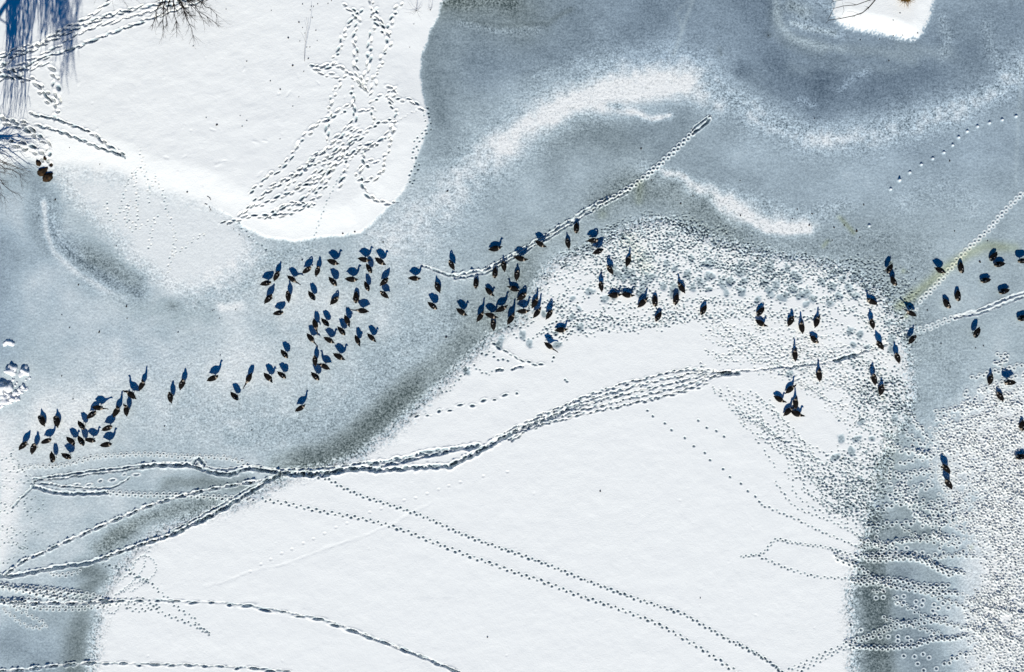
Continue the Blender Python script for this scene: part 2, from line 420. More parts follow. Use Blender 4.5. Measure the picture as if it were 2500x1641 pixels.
T = T + fbm(CX, CY, 1 / 60.0, 40, 5) * 0.075 + fbm(WX, WY, 1 / 150.0, 440, 3) * 0.03 + 0.045 + 0.06 * smooth(0, 1, (1300 - CX) / 900)

STN = np.zeros(CX.shape)
for pts, r, v in (([(2360, 575), (2290, 570), (2250, 590), (2205, 620)], 11, .8), ([(2205, 620), (2150, 665), (2090, 710)], 10, .85), ([(1490, 430), (1485, 470)], 9, .5), ([(1950, 505), (1985, 542)], 4, .9), ([(1925, 560), (1915, 572)], 4, 1.0), ([(2100, 630)], 5, 1.), ([(2070, 610)], 4, 1.), ([(2105, 735)], 5, 1.), ([(2310, 575)], 16, .5), ([(1400, 500)], 10, .5), ([(2050, 925)], 5, .5), ([(2260, 1272)], 4, .8), ([(1460, 560), (1500, 620)], 16, .25), ([(1225, 710)], 4, .6), ([(696, 640)], 3, .8), ([(860, 600)], 3, .6)):
    pts = ov(pts)
    if len(pts) == 1: pts = pts + [(pts[0][0] + .5, pts[0][1])]
    STN = np.maximum(STN, 0.5 * v * np.exp(-(poly_dist(CX + warp_x * .25, CY + warp_y * .25, pts) / (r * 1.15)) ** 2))
def up(A):
    fx = (PX - cxs[0]) / CS; fy = (PY - cys[0]) / CS
    ix = np.clip(np.floor(fx).astype(np.int64), 0, len(cxs) - 2); iy = np.clip(np.floor(fy).astype(np.int64), 0, len(cys) - 2)
    tx = np.clip(fx - ix, 0, 1); ty = np.clip(fy - iy, 0, 1)
    return (A[iy, ix] * (1 - tx) + A[iy, ix + 1] * tx) * (1 - ty) + (A[iy + 1, ix] * (1 - tx) + A[iy + 1, ix + 1] * tx) * ty

fine = rng.random(XX.shape)
fine = (fine + np.roll(fine, 1, 0) + np.roll(fine, 1, 1) + np.roll(np.roll(fine, 1, 0), 1, 1)) / 4 - 0.5
fine *= 3.4                                              # grain of loose snow, about -1..1
mid = fbm(XX, YY, 1.4, 60, 4)

sdA = up(sdist(WX * 0.35 + CX * 0.65, WY * 0.35 + CY * 0.65, BANK))
sdI = up(sdist(WX * 0.4 + CX * 0.6, WY * 0.4 + CY * 0.6, ISLE))
sdF = up(sdist(WX * 0.5 + CX * 0.5, WY * 0.5 + CY * 0.5, FLAT))
sdL = up(sdist(WX * 0.5 + CX * 0.5, WY * 0.5 + CY * 0.5, LOBE))
tone = up(T); GREEN = up(GRN); PURPLE = up(PUR) * 0.85; SPECK = up(SPK); STAIN = up(STN)

ICE_A, SNOW_A = 0.085, 0.90
def cover_of(t):
    a = np.clip(t, 0, 1) ** 2.2 * 0.98
    return np.clip((a - ICE_A) / (SNOW_A - ICE_A), 0, 1)
C = cover_of(tone)
# dry lobe of snow under the bank, then the broad snow sheet, the island and the bank itself
mL = smooth(-42, 40, sdL + fine * 16 + mid * 18)
C = C * (1 - mL) + cover_of(0.925) * mL
mF = smooth(-20, 20, sdF + fine * 20 + mid * 12)
C = C * (1 - mF) + 1.0 * mF
mI = smooth(-5, 9, sdI + fine * 7 + mid * 6)
C = C * (1 - mI) + 1.0 * mI
softA = smooth(600, 480, PX) * smooth(300, 420, PY)
mA = smooth(-3, 5, sdA + fine * 3 + mid * 3) * (1 - softA) + smooth(-30, 26, sdA + mid * 10) * softA
C = C * (1 - mA) + 1.0 * mA
land = np.maximum(mA, mI)
C = np.clip(C + (1 - land) * (1 - mF) * np.clip(SPECK - 0.3, 0, 1) * fbm(XX, YY, 2.6, 210, 3) * 0.36, 0, 1)
SPECK = SPECK * (1 - np.maximum(np.maximum(land, mF), mL * 0.6)) + 0.03
SPECK = np.maximum(SPECK, 1.3 * np.exp(-((sdF + 2) / 20.0) ** 2) * (1 - land))
SPECK = np.maximum(SPECK, 0.6 * np.exp(-(sdL / 22.0) ** 2) * (1 - land))
GREEN = GREEN * (1 - land); PURPLE = PURPLE * (1 - land)
PURPLE = np.maximum(PURPLE, 0.15 * mL)

Z = 0.012 * fine * 0.35 * (0.3 + 0.7 * (C < 0.97)) + 0.010 * mid
Z += 0.085 * smooth(-14, 16, sdF) + 0.02 * smooth(-20, 20, sdL)
hillA = smooth(-8, 90, sdA); Z += 0.24 * hillA + 0.05 * (smooth(-3, 6, sdA) * (1 - softA) + smooth(-30, 30, sdA) * softA)
Z += hillA * (0.013 * fbm(XX * 0.6 + YY * 0.25, YY * 1.3 - XX * 0.3, 1.6, 77, 4) + 0.03 * fbm(XX, YY, 0.35, 88, 3))
Z += 0.30 * smooth(-8, 45, sdI)
Z += 0.012 * fbm(XX * 0.7, YY * 1.2, 0.8, 90, 3) * mF
Z += 0.006 * fine * smooth(0.05, 0.4, SPECK)

# ------------------------------------------------------------------ tracks pressed into the relief
def window(cx, cy, r):
    i0 = max(int((cx - r - GX0) / STEP), 0); i1 = min(int((cx + r - GX0) / STEP) + 2, nx)
    j0 = max(int((cy - r - GY0) / STEP), 0); j1 = min(int((cy + r - GY0) / STEP) + 2, ny)
    if i1 <= i0 or j1 <= j0: return None
    return slice(j0, j1), slice(i0, i1)

def stamp(px, py, L, W, ang, depth, rim=0.0, cin=None, crim=None):
    """a print: L, W half axes in metres, ang in radians on the ground"""
    cx, cy = G(px, py)
    w = window(cx, cy, L * 2.3)
    if w is None: return
    X = XX[w] - cx; Y = YY[w] - cy
    ca, sa = math.cos(ang), math.sin(ang)
    u = (X * ca + Y * sa) / L; v = (-X * sa + Y * ca) / W
    r = np.sqrt(u * u + v * v)
    pit = np.exp(-r ** 6)
    Z[w] -= depth * pit
    if rim:
        rg = np.exp(-((r - 1.45) / 0.45) ** 2)
        Z[w] += rim * rg
        if crim is not None:
            C[w] = C[w] * (1 - rg) + np.maximum(C[w], crim) * rg
    if cin is not None:
        p = np.exp(-(r / 0.95) ** 4)
        C[w] = C[w] * (1 - p) + cin * p

def resample(pts, step):
    P = [Vector(p) for p in pts]
    out = []; carry = 0.0
    for a, b in zip(P[:-1], P[1:]):
        d = (b - a).length
        if d < 1e-6: continue
        t = carry
        dirv = (b - a) / d
        while t < d:
            out.append((a + dirv * t, dirv)); t += step
        carry = t - d
    return out

def round_off(pts, n=2):
    for _ in range(n):
        q = [pts[0]]
        for a, b in zip(pts[:-1], pts[1:]):
            q.append((a[0] * .75 + b[0] * .25, a[1] * .75 + b[1] * .25)); q.append((a[0] * .25 + b[0] * .75, a[1] * .25 + b[1] * .75))
        q.append(pts[-1]); pts = q
    return pts

def goose_trail(pts, stride=9.6, off=2.6, size=0.062, depth=0.075, rim=0.012, dark=0.12, jit=0.8):
    s = 1
    for p, d in resample(round_off(pts), stride):
        s = -s
        q = (p.x - d.y * off * s + random.uniform(-jit, jit), p.y + d.x * off * s + random.uniform(-jit, jit))
        stamp(q[0], q[1], size * random.uniform(.7, 1.35), size * random.uniform(.6, 1.0), -math.atan2(d.y, d.x) + random.uniform(-.4, .4), depth * random.uniform(.6, 1.25), rim, (None if dark is None else min(1, dark * random.uniform(.5, 2.2))))

    # faint drag line of the tail and toes
    if random.random() < 0.6 and len(pts) > 2:
        q = round_off(pts)
        for p, d in resample(q, 3.2):
            if math.sin(p.x * .11 + p.y * .07) > 0.1:
                stamp(p.x - d.y * off, p.y + d.x * off, 0.05, 0.022, -math.atan2(d.y, d.x), depth * .25, 0.0)

def ring_trail(pts, stride=9.0, off=3.2, size=0.072, depth=0.06, rim=0.062, cin=0.12, jit=0.8):
    s = 1
    for p, d in resample(round_off(pts), stride):
        s = -s
        q = (p.x - d.y * off * s + random.uniform(-jit, jit), p.y + d.x * off * s + random.uniform(-jit, jit))
        stamp(q[0], q[1], size * random.uniform(.9, 1.2), size * random.uniform(.8, 1.0), -math.atan2(d.y, d.x), depth * random.uniform(.7, 1.2), rim * 1.3, cin * .6, 1.0)

def boot_trail(pts, stride=19.0, off=3.5, L=0.19, W=0.075, depth=0.19, dark=None, jit=1.6, rim=0.03, bare=0.0):  # bare: share of prints with shade painted in as low snow cover
    s = 1
    for p, d in resample(round_off(pts), stride):
        s = -s
        q = (p.x - d.y * off * s + random.uniform(-jit, jit), p.y + d.x * off * s + random.uniform(-jit, jit))
        a = -math.atan2(d.y, d.x) + random.uniform(-.25, .25)
        stamp(q[0], q[1], L * random.uniform(.5, 1.45), W * random.uniform(.6, 1.25), a, depth * random.uniform(.6, 1.1), rim, (random.uniform(.1, .4) if random.random() < bare else dark), 0.97)
        if random.random() < 0.6:      # drag mark of the foot
            stamp(q[0] + d.x * 8, q[1] + d.y * 8, L * .8, W * .4, a, depth * .35, 0.0)

def furrow(pts, w=0.13, depth=0.10, rim=0.05, white=0.95, floor_shade=0.8, rough=0.35, wob=1.6):
    """a trodden trench with ploughed-up edges"""
    pts = round_off(pts)
    S = [(p.x + random.uniform(-wob, wob), p.y + random.uniform(-wob, wob)) for p, d in resample(pts, 9.0)] + [pts[-1]]
    xs = [G(*p)[0] for p in S]; ys = [G(*p)[1] for p in S]
    m = w * 3.2
    w0 = window((min(xs) + max(xs)) / 2, (min(ys) + max(ys)) / 2, max(max(xs) - min(xs), max(ys) - min(ys)) / 2 + m)
    i0 = max(int((min(xs) - m - GX0) / STEP), 0); i1 = min(int((max(xs) + m - GX0) / STEP) + 2, nx)
    j0 = max(int((min(ys) - m - GY0) / STEP), 0); j1 = min(int((max(ys) + m - GY0) / STEP) + 2, ny)
    if i1 <= i0 or j1 <= j0: return
    D = np.full((j1 - j0, i1 - i0), 9.0)
    for k in range(len(S) - 1):
        ax, ay, bx, by = xs[k], ys[k], xs[k + 1], ys[k + 1]
        a0 = max(int((min(ax, bx) - m - GX0) / STEP), i0); a1 = min(int((max(ax, bx) + m - GX0) / STEP) + 2, i1)
        b0 = max(int((min(ay, by) - m - GY0) / STEP), j0); b1 = min(int((max(ay, by) + m - GY0) / STEP) + 2, j1)
        if a1 <= a0 or b1 <= b0: continue
        X = XX[b0:b1, a0:a1]; Y = YY[b0:b1, a0:a1]
        dx, dy = bx - ax, by - ay
        t = np.clip(((X - ax) * dx + (Y - ay) * dy) / (dx * dx + dy * dy + 1e-9), 0, 1)
        d = np.sqrt((X - ax - t * dx) ** 2 + (Y - ay - t * dy) ** 2)
        sub = D[b0 - j0:b1 - j0, a0 - i0:a1 - i0]
        np.minimum(sub, d, out=sub)
    sl = (slice(j0, j1), slice(i0, i1))
    nz = vnoise(XX[sl], YY[sl], 4.5, 301); n2 = vnoise(XX[sl], YY[sl], 9.0, 302)
    ww = w * (1 + rough * 1.4 * nz)
    r = D / ww
    floor = np.exp(-r ** 6)
    rg = np.exp(-((r - 1.45) / 0.36) ** 2)
    Z[sl] += -depth * 1.25 * floor * (1 + rough * 2.2 * n2) + rim * rg * (1 + 2.4 * n2)
    k = np.clip(floor + rg, 0, 1)
    k = k * np.clip(1.15 + 1.3 * n2, 0, 1)
    C[sl] = C[sl] * (1 - k) + np.maximum(C[sl], white) * k
    if floor_shade:  # deepens trench shade by painting the floor as dark bared ice
        q = np.exp(-(r / 0.92) ** 4) * smooth(-0.35, 0.0, n2 + nz) * floor_shade
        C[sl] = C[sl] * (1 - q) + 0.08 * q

def chain(pts, stride=44.0, w=0.07, depth=0.09, rim=0.065, white=0.95, dark=0.12, thin=True):
    """bounding trail: a cluster of prints every so often, joined by a thin drag line"""
    if thin: furrow(pts, 0.035, 0.03, 0.018, white, 0, 0.3, 0.8)
    for p, d in resample(round_off(pts), stride):
        a = -math.atan2(d.y, d.x)
        furrow([(p.x - d.x * 12, p.y - d.y * 12), (p.x, p.y), (p.x + d.x * 12, p.y + d.y * 12)], w * 1.2, depth * .6, rim, white, 0, 0.5, 1.2)
        for _ in range(3):
            t = random.uniform(-8, 8); o = random.uniform(-3, 3)
            stamp(p.x + d.x * t - d.y * o, p.y + d.y * t + d.x * o, 0.10, 0.05, a, depth, 0.01, dark)

# -- broad plough trails
T1 = [(1735, 280), (1715, 300), (1690, 325), (1650, 365), (1610, 402), (1570, 437), (1530, 465), (1480, 492), (1440, 512), (1400, 540), (1350, 570), (1300, 600), (1250, 627), (1210, 650), (1180, 665), (1140, 672), (1110, 675), (1080, 668), (1050, 655), (1030, 650)]
furrow([(1734, 284), (1712, 298), (1690, 318)], 0.05, 0.07, 0.045, 0.95)
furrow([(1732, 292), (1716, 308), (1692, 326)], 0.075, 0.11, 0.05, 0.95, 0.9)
ring_trail(T1[2:9], 8.5, 2.6, 0.085, 0.06, 0.05, 0.6)
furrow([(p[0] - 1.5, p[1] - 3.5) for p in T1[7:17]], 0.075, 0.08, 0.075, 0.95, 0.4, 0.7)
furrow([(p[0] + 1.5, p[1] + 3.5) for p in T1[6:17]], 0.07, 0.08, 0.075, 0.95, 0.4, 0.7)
furrow(T1[16:], 0.07, 0.04, 0.03)
goose_trail([(p[0] - 4, p[1] - 8) for p in T1[6:15]], 14, 2, 0.05, 0.04, 0.01)
ring_trail([(2500, 470), (2470, 495), (2440, 530), (2412, 562), (2370, 600), (2340, 632), (2315, 660), (2290, 690), (2262, 720), (2240, 738)], 8.0, 3.0, 0.075, 0.035, 0.028, 0.7)
furrow([(2525, 708), (2490, 718), (2460, 728), (2420, 746), (2380, 761), (2330, 773)], 0.07, 0.045, 0.03, 0.93, 0.2, .6)
furrow([(2525, 717), (2490, 727), (2460, 738), (2420, 756), (2380, 768), (2330, 776)], 0.07, 0.045, 0.03, 0.93, 0.3, .6)
ring_trail([(2330, 775), (2300, 785), (2270, 800), (2230, 805), (2190, 815), (2150, 835)], 8, 4, 0.07, 0.03, 0.03, 0.7)
ring_trail([(2190, 785), (2215, 768), (2240, 750)], 8, 3, 0.06, 0.03, 0.02, 0.7)
furrow(ov([(80, 1113), (130, 1107), (200, 1097), (260, 1089), (330, 1082)]), 0.06, 0.06, 0.04)
furrow(ov([(80, 1118), (130, 1113), (200, 1104), (260, 1097), (330, 1088)]), 0.05, 0.06, 0.03)
furrow(ov([(330, 1079), (400, 1074), (450, 1078), (520, 1094), (575, 1082), (640, 1090)]), 0.045, 0.04, 0.035, .93, .3)
furrow(ov([(650, 1092), (720, 1090), (800, 1084), (870, 1070)]), 0.05, 0.06, 0.03, .93, .6, .7)
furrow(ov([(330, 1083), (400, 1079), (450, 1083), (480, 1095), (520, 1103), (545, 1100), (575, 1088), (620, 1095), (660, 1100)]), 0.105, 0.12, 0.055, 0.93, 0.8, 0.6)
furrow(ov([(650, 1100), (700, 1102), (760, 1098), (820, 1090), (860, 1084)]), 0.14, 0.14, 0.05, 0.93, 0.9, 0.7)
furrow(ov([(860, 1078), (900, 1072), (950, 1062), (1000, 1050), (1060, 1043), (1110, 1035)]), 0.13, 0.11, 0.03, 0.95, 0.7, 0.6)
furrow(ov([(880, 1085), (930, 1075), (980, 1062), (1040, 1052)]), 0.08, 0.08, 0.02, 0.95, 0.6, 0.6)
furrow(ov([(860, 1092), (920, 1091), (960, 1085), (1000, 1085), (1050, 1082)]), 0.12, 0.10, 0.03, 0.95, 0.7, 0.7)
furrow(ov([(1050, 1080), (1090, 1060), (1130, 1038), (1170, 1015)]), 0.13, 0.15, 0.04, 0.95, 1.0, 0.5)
furrow(ov([(1170, 1015), (1230, 988), (1290, 965), (1340, 942)]), 0.10, 0.10, 0.03, 0.95, 0.6, 0.5)
for k in range(5):
    o = (k - 2) * 9
    furrow(ov([(1150 + k * 10, 1022 + o * .2), (1230, 985 + o * .5), (1310, 958 + o * .9), (1390, 932 + o * 1.25), (1470, 912 + o * 1.4), (1550, 893 + o * 1.5), (1620, 876 + o * 1.0), (1655, 869 + o * .4), (1700, 864)]), 0.045, 0.06, 0.018, 0.95, 0.4, 1.0, 2.8)
    boot_trail(ov([(1200, 1000 + o * .4), (1310, 958 + o * .8), (1390, 932 + o * 1.25), (1470, 912 + o * 1.4), (1550, 893 + o * 1.5), (1640, 872 + o * 1.2)]), 17, 2, 0.12, 0.055, 0.10, 0.3)
furrow(ov([(1640, 868), (1720, 862), (1800, 856), (1870, 850), (1940, 838), (2000, 820), (2060, 800)]), 0.05, 0.07, 0.02, 0.98, 0.2, 0.9, 2.2)
furrow(ov([(1940, 838), (1990, 823)]), 0.11, 0.10, 0.02, 0.98)
furrow(ov([(1680, 868), (1715, 866)]), 0.12, 0.10, 0.02, 0.98)
furrow(ov([(-30, 1338), (0, 1338), (40, 1338), (100, 1325), (160, 1314), (210, 1308), (250, 1295)]), 0.10, 0.11, 0.045, 0.93, 0.4, 0.5)
chain(ov([(250, 1293), (300, 1275), (340, 1262), (400, 1243)]), 30)
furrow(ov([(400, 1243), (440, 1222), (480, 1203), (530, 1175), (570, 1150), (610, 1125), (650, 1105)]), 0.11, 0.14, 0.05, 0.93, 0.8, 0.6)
furrow(ov([(395, 1238), (470, 1198), (560, 1145), (640, 1104)]), 0.05, 0.05, 0.03)
chain(ov([(20, 1330), (60, 1300), (110, 1280), (160, 1255), (230, 1225), (300, 1195), (360, 1170), (430, 1150), (500, 1135), (560, 1125), (610, 1116)]), 42)
ring_trail(ov([(45, 1090), (80, 1082), (130, 1085), (170, 1076), (220, 1061), (290, 1056), (370, 1055), (440, 1062), (500, 1060), (550, 1068), (590, 1088)]), 7.4, 3.0, 0.055, 0.05, 0.04, 0.5)
furrow(ov([(448, 1085), (450, 1070), (462, 1062), (475, 1080)]), 0.09, 0.06, 0.05)
furrow(ov([(80, 1130), (110, 1142), (160, 1148), (250, 1145)]), 0.10, 0.07, 0.04)
furrow(ov([(80, 1118), (70, 1140), (45, 1160), (30, 1180)]), 0.06, 0.05, 0.03)
furrow(ov([(95, 1125), (180, 1133), (260, 1138), (300, 1110)]), 0.05, 0.05, 0.03)
boot_trail(ov([(120, 1128), (200, 1128), (280, 1108), (320, 1098)]), 30, 3, 0.12, 0.06, 0.09)
goose_trail(ov([(-20, 1060), (20, 1068), (45, 1090), (75, 1112)]), 9, 3, 0.055, 0.06, 0.015, 0.35)
goose_trail(ov([(-20, 1090), (0, 1092), (45, 1094)]), 9, 3, 0.055, 0.06, 0.015, 0.35)
goose_trail(ov([(-20, 1114), (0, 1113), (50, 1118), (80, 1122)]), 9, 3, 0.055, 0.06, 0.015, 0.35)
goose_trail(ov([(20, 1195), (40, 1170), (70, 1155), (100, 1160), (105, 1185), (60, 1185)]), 10, 3, 0.055, 0.06, 0.015, 0.3)
goose_trail(ov([(30, 1240), (60, 1240), (70, 1235), (90, 1240), (98, 1240)]), 9, 3, 0.055, 0.06, 0.015, 0.3)
ring_trail(ov([(250, 1145), (330, 1150), (400, 1150), (440, 1152), (520, 1156), (595, 1158)]), 7.6, 3.2, 0.065, 0.05, 0.045, 0.5)
goose_trail(ov([(610, 1160), (660, 1168), (740, 1186), (830, 1202), (900, 1218), (960, 1240), (1050, 1276), (1130, 1305), (1200, 1330), (1280, 1357), (1350, 1385), (1430, 1411), (1500, 1436), (1560, 1466), (1620, 1500), (1680, 1540), (1740, 1580)]), 9.6, 2.8, 0.075, 0.095, 0.02, 0.05)
goose_trail(ov([(700, 1102), (760, 1110), (800, 1135), (850, 1155), (930, 1180), (1000, 1205), (1060, 1235), (1130, 1262), (1200, 1285), (1270, 1310), (1340, 1340), (1420, 1370), (1490, 1395), (1540, 1410), (1590, 1426), (1640, 1456), (1700, 1490), (1760, 1520), (1800, 1545), (1825, 1570)]), 8.6, 2.2, 0.075, 0.095, 0.02, 0.05)
# -- bottom-left rings and chains
B = lambda p: zz(0, 1300, p, 3.4)
ring_trail(B([(0, 440), (120, 455), (300, 460), (450, 475), (600, 490), (720, 510), (820, 535), (900, 548)]), 8.2, 3.2, 0.062, 0.055, 0.045, 0.4)
ring_trail(B([(0, 458), (150, 475), (260, 495), (400, 525), (520, 545), (650, 560), (760, 570), (860, 575)]), 8.2, 3.2, 0.062, 0.055, 0.045, 0.4)
chain(B([(0, 565), (120, 580), (280, 590), (440, 582), (600, 590), (740, 585), (860, 570), (1000, 562)]), 44)
ring_trail(B([(100, 590), (220, 610), (340, 625), (460, 630), (600, 630), (720, 625), (820, 610), (900, 590), (1000, 575)]), 7.8, 3.2, 0.062, 0.055, 0.045, 0.4)
ring_trail(B([(-60, 540), (60, 570), (150, 610), (240, 640)]), 8, 3.2, 0.062, 0.05, 0.035, 0.4)
ring_trail(B([(30, 640), (100, 690), (170, 750), (240, 780), (310, 790), (380, 785), (385, 745), (330, 735), (270, 700), (210, 670), (150, 640), (80, 600)]), 7.8, 2.6, 0.05, 0.05, 0.04, 0.4)
ring_trail(B([(420, 345), (520, 355), (620, 335), (680, 320)]), 7.4, 2.6, 0.055, 0.05, 0.035, 0.4)
goose_trail(B([(850, 265), (930, 290), (1040, 285), (1080, 320), (1150, 370), (1230, 395), (1300, 460), (1380, 530), (1440, 590), (1530, 660), (1610, 700), (1660, 780), (1750, 845)]), 8.4, 2.6)
goose_trail(B([(1040, 285), (1080, 330), (1130, 372), (1230, 398)]), 7, 2.6)
goose_trail(B([(1040, 600), (1100, 645), (1200, 640), (1290, 620), (1350, 605), (1200, 590), (1060, 580)]), 7.6, 2.8)
goose_trail(B([(1300, 640), (1400, 690), (1500, 720), (1600, 760), (1680, 800), (1750, 845)]), 8.4, 2.6)
goose_trail(B([(860, 560), (960, 555), (1060, 560), (1160, 545), (1260, 575)]), 7, 4)
for p in ([(1240, 150), (1190, 185), (1280, 215), (1310, 310), (1260, 375), (1170, 440), (1070, 500)], [(1200, 190), (1210, 260), (1160, 350), (1060, 450), (960, 520)], [(1190, 190), (1120, 230), (1110, 310), (1040, 370), (950, 430)], [(1230, 400), (1120, 410), (1050, 480), (980, 510)], [(1000, 590), (980, 640), (935, 680), (890, 640)]):
    goose_trail(B(p), 6.5, 1.0, 0.046, 0.06, 0.0, 0.15, 0.4)
boot_trail(B([(860, 565), (1010, 560), (1160, 575), (1300, 560), (1450, 570), (1600, 575), (1760, 580), (1910, 592), (2060, 612), (2230, 640), (2380, 665)]) + ov([(750, 1440), (820, 1465), (900, 1495), (980, 1525), (1060, 1560), (1120, 1590)]), 44, 1.5, 0.27, 0.075, 0.12, 0.2, 1.2)
furrow(B([(1300, 556), (1450, 562), (1600, 570), (1760, 574), (1910, 586), (2060, 604), (2230, 632), (2380, 658)]) + ov([(750, 1438), (820, 1462), (900, 1492), (980, 1522), (1060, 1558)]), 0.03, 0.035, 0.01)
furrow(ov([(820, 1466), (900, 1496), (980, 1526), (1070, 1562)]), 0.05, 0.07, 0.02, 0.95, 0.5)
chain(B([(0, 1150), (150, 1143), (300, 1128), (450, 1105), (600, 1095), (750, 1085)]), 43)
boot_trail(B([(750, 1085), (900, 1080), (1060, 1090), (1230, 1098), (1400, 1095), (1560, 1100), (1720, 1105), (1880, 1112), (2040, 1125), (2200, 1138), (2420, 1155)]), 40, 2, 0.26, 0.08, 0.11, 0.25, 1.2)
furrow(B([(750, 1080), (1060, 1084), (1400, 1090), (1720, 1098), (2040, 1118), (2400, 1146)]), 0.03, 0.04, 0.012)
# -- right, from the snow sheet out to the rings
Q = lambda p: zz(1800, 1181, p)
goose_trail(Q([(200, 175), (260, 195), (340, 230), (430, 270), (530, 310), (640, 370), (750, 420), (850, 455), (950, 505), (1060, 540)]), 9.6, 1.6)
goose_trail(Q([(310, -20), (390, 90), (440, 160), (520, 215), (640, 260), (760, 300), (850, 350), (960, 400), (1010, 450)]), 9.6, 1.8)
goose_trail(Q([(450, 20), (490, 110), (560, 150), (640, 210), (740, 240), (860, 215), (940, 200)]), 9.2, 2)
goose_trail(Q([(540, 0), (600, 90), (660, 150), (780, 190), (900, 200), (1000, 190)]), 9.2, 2)
goose_trail(Q([(940, 210), (960, 310), (1010, 390), (1080, 440)]), 9.2, 2)
goose_trail(Q([(30, 605), (100, 590), (170, 590), (240, 550), (300, 460), (340, 455), (420, 480), (550, 500), (680, 515), (800, 540), (900, 580), (980, 600)]), 6.2, 2)
ring_trail(Q([(980, 600), (1100, 590), (1220, 585), (1330, 580), (1450, 590), (1550, 630), (1650, 680), (1760, 720), (1900, 740)]), 7, 3)
goose_trail(Q([(180, 600), (270, 640), (380, 690), (500, 725), (600, 760), (720, 775), (850, 780), (950, 785)]), 8.4, 2)
goose_trail(Q([(780, 545), (850, 600), (930, 640), (1000, 650)]), 8.4, 2)
ring_trail(Q([(950, 785), (1050, 790), (1150, 790), (1250, 790), (1380, 800), (1480, 840), (1600, 850), (1750, 850)]), 7.4, 3)
ring_trail(Q([(810, 605), (900, 645), (990, 680), (1060, 730), (1130, 780), (1200, 820), (1300, 850), (1400, 870), (1520, 885), (1700, 900), (1850, 905)]), 7.4, 3.4)
ring_trail(Q([(1060, 625), (1180, 635), (1300, 620), (1420, 605), (1550, 640), (1680, 720), (1780, 760)]), 7.4, 3)
ring_trail(Q([(950, 805), (1030, 830), (1150, 815), (1280, 845)]), 7.4, 3)
goose_trail(Q([(0, 1310), (60, 1350), (150, 1400), (240, 1460), (310, 1510), (370, 1562)]), 6.6, 1.6)
goose_trail(Q([(330, 1590), (450, 1520), (560, 1480), (680, 1420), (780, 1380), (900, 1320)]), 8.2, 3)
goose_trail(Q([(450, 1570), (620, 1500), (740, 1430), (850, 1370), (940, 1345)]), 8.2, 3)
ring_trail(Q([(900, 1320), (1020, 1290), (1130, 1250), (1230, 1200), (1350, 1175), (1480, 1145), (1620, 1130), (1750, 1120)]), 7.4, 4.5)
ring_trail(Q([(940, 1345), (980, 1350), (1120, 1355), (1250, 1365), (1380, 1345), (1460, 1350), (1540, 1310), (1660, 1285), (1780, 1290), (1900, 1250)]), 7.0, 2.4)
for p in ([(1090, 350), (1200, 350), (1250, 330), (1340, 325), (1420, 330), (1500, 290), (1580, 270), (1690, 280), (1750, 310)], [(1170, 220), (1260, 180), (1310, 160), (1400, 165), (1500, 165), (1560, 140)], [(1200, 560), (1260, 480), (1350, 480), (1440, 460), (1540, 440), (1640, 420), (1700, 350), (1720, 300)], [(1690, 340), (1670, 440), (1690, 540), (1710, 640)], [(1150, 400), (1170, 440), (1140, 500), (1200, 550)], [(1580, 190), (1640, 230), (1730, 210), (1830, 180), (1850, 230), (1780, 290)], [(1170, 1460), (1720, 1500), (1800, 1440), (1900, 1400)][1:]):
    ring_trail(Q(p), 11.5, 3.5, 0.075)
for p in [(1150, 945), (1210, 940), (1210, 885), (1320, 940), (1380, 930), (1325, 990), (1378, 980), (1480, 975), (1540, 965), (1480, 1020), (1530, 1005), (1630, 1000), (1705, 990), (1620, 1050), (1665, 1030), (1640, 1085), (1750, 1025), (1025, 1210), (940, 1165), (1330, 1265), (1330, 1300), (1410, 1275), (1440, 1300), (1520, 1295), (1610, 1260), (1185, 1270), (1250, 1265), (1380, 1425), (1470, 1430), (1540, 1410), (1590, 1440), (1495, 1490), (1545, 1545), (1650, 1530), (1315, 535), (1405, 530), (1475, 570), (1535, 568), (1640, 585), (1585, 600), (1400, 90), (1485, 60), (1310, 125), (1525, 10), (1390, 45), (1310, 80), (1265, 90), (1740, 455), (1080, 470), (1140, 500), (1210, 20), (1470, 255), (1515, 245)]:
    q = Q([p])[0]
    stamp(q[0], q[1], 0.085, 0.08, 0, 0.06, 0.05, 0.3, 0.97)
H5 = lambda p: zz(2000, 860, p, 4.76)
for p in ([(1370, 750), (1480, 790), (1560, 820), (1640, 850), (1700, 900)], [(1350, 690), (1460, 690), (1560, 655), (1650, 665), (1740, 650), (1800, 625), (1900, 620)], [(1700, 450), (1720, 600)], [(1780, 300), (1900, 260), (2050, 220), (2200, 190), (2370, 130)], [(1860, 450), (2000, 410), (2130, 360), (2300, 280)], [(1030, 690), (1100, 760), (1120, 850), (1200, 900), (1230, 970), (1330, 1060)], [(1000, 920), (1080, 990), (1160, 1040), (1240, 1090)], [(1100, 830), (1210, 890)], [(1200, 1160), (1350, 1180), (1500, 1140), (1620, 1100), (1760, 1080)], [(2070, 35), (2230, 40), (2110, 120), (1995, 150), (2180, 110)]):
    ring_trail(H5(p), 9.5, 3.0, 0.07, 0.05, 0.045, 0.45)
for p in [(1400, 890), (1480, 940), (1560, 980), (1435, 1090), (1450, 1000), (1630, 930), (1625, 1040), (1725, 600), (1800, 575), (1660, 620), (1665, 715), (1660, 780), (1720, 975), (1185, 1535), (1270, 1500), (955, 1505), (1350, 1080), (2300, 570), (2345, 600), (2235, 590)]:
    q = H5([p])[0]
    stamp(q[0], q[1], 0.085, 0.08, 0, 0.06, 0.05, 0.4, 0.97)

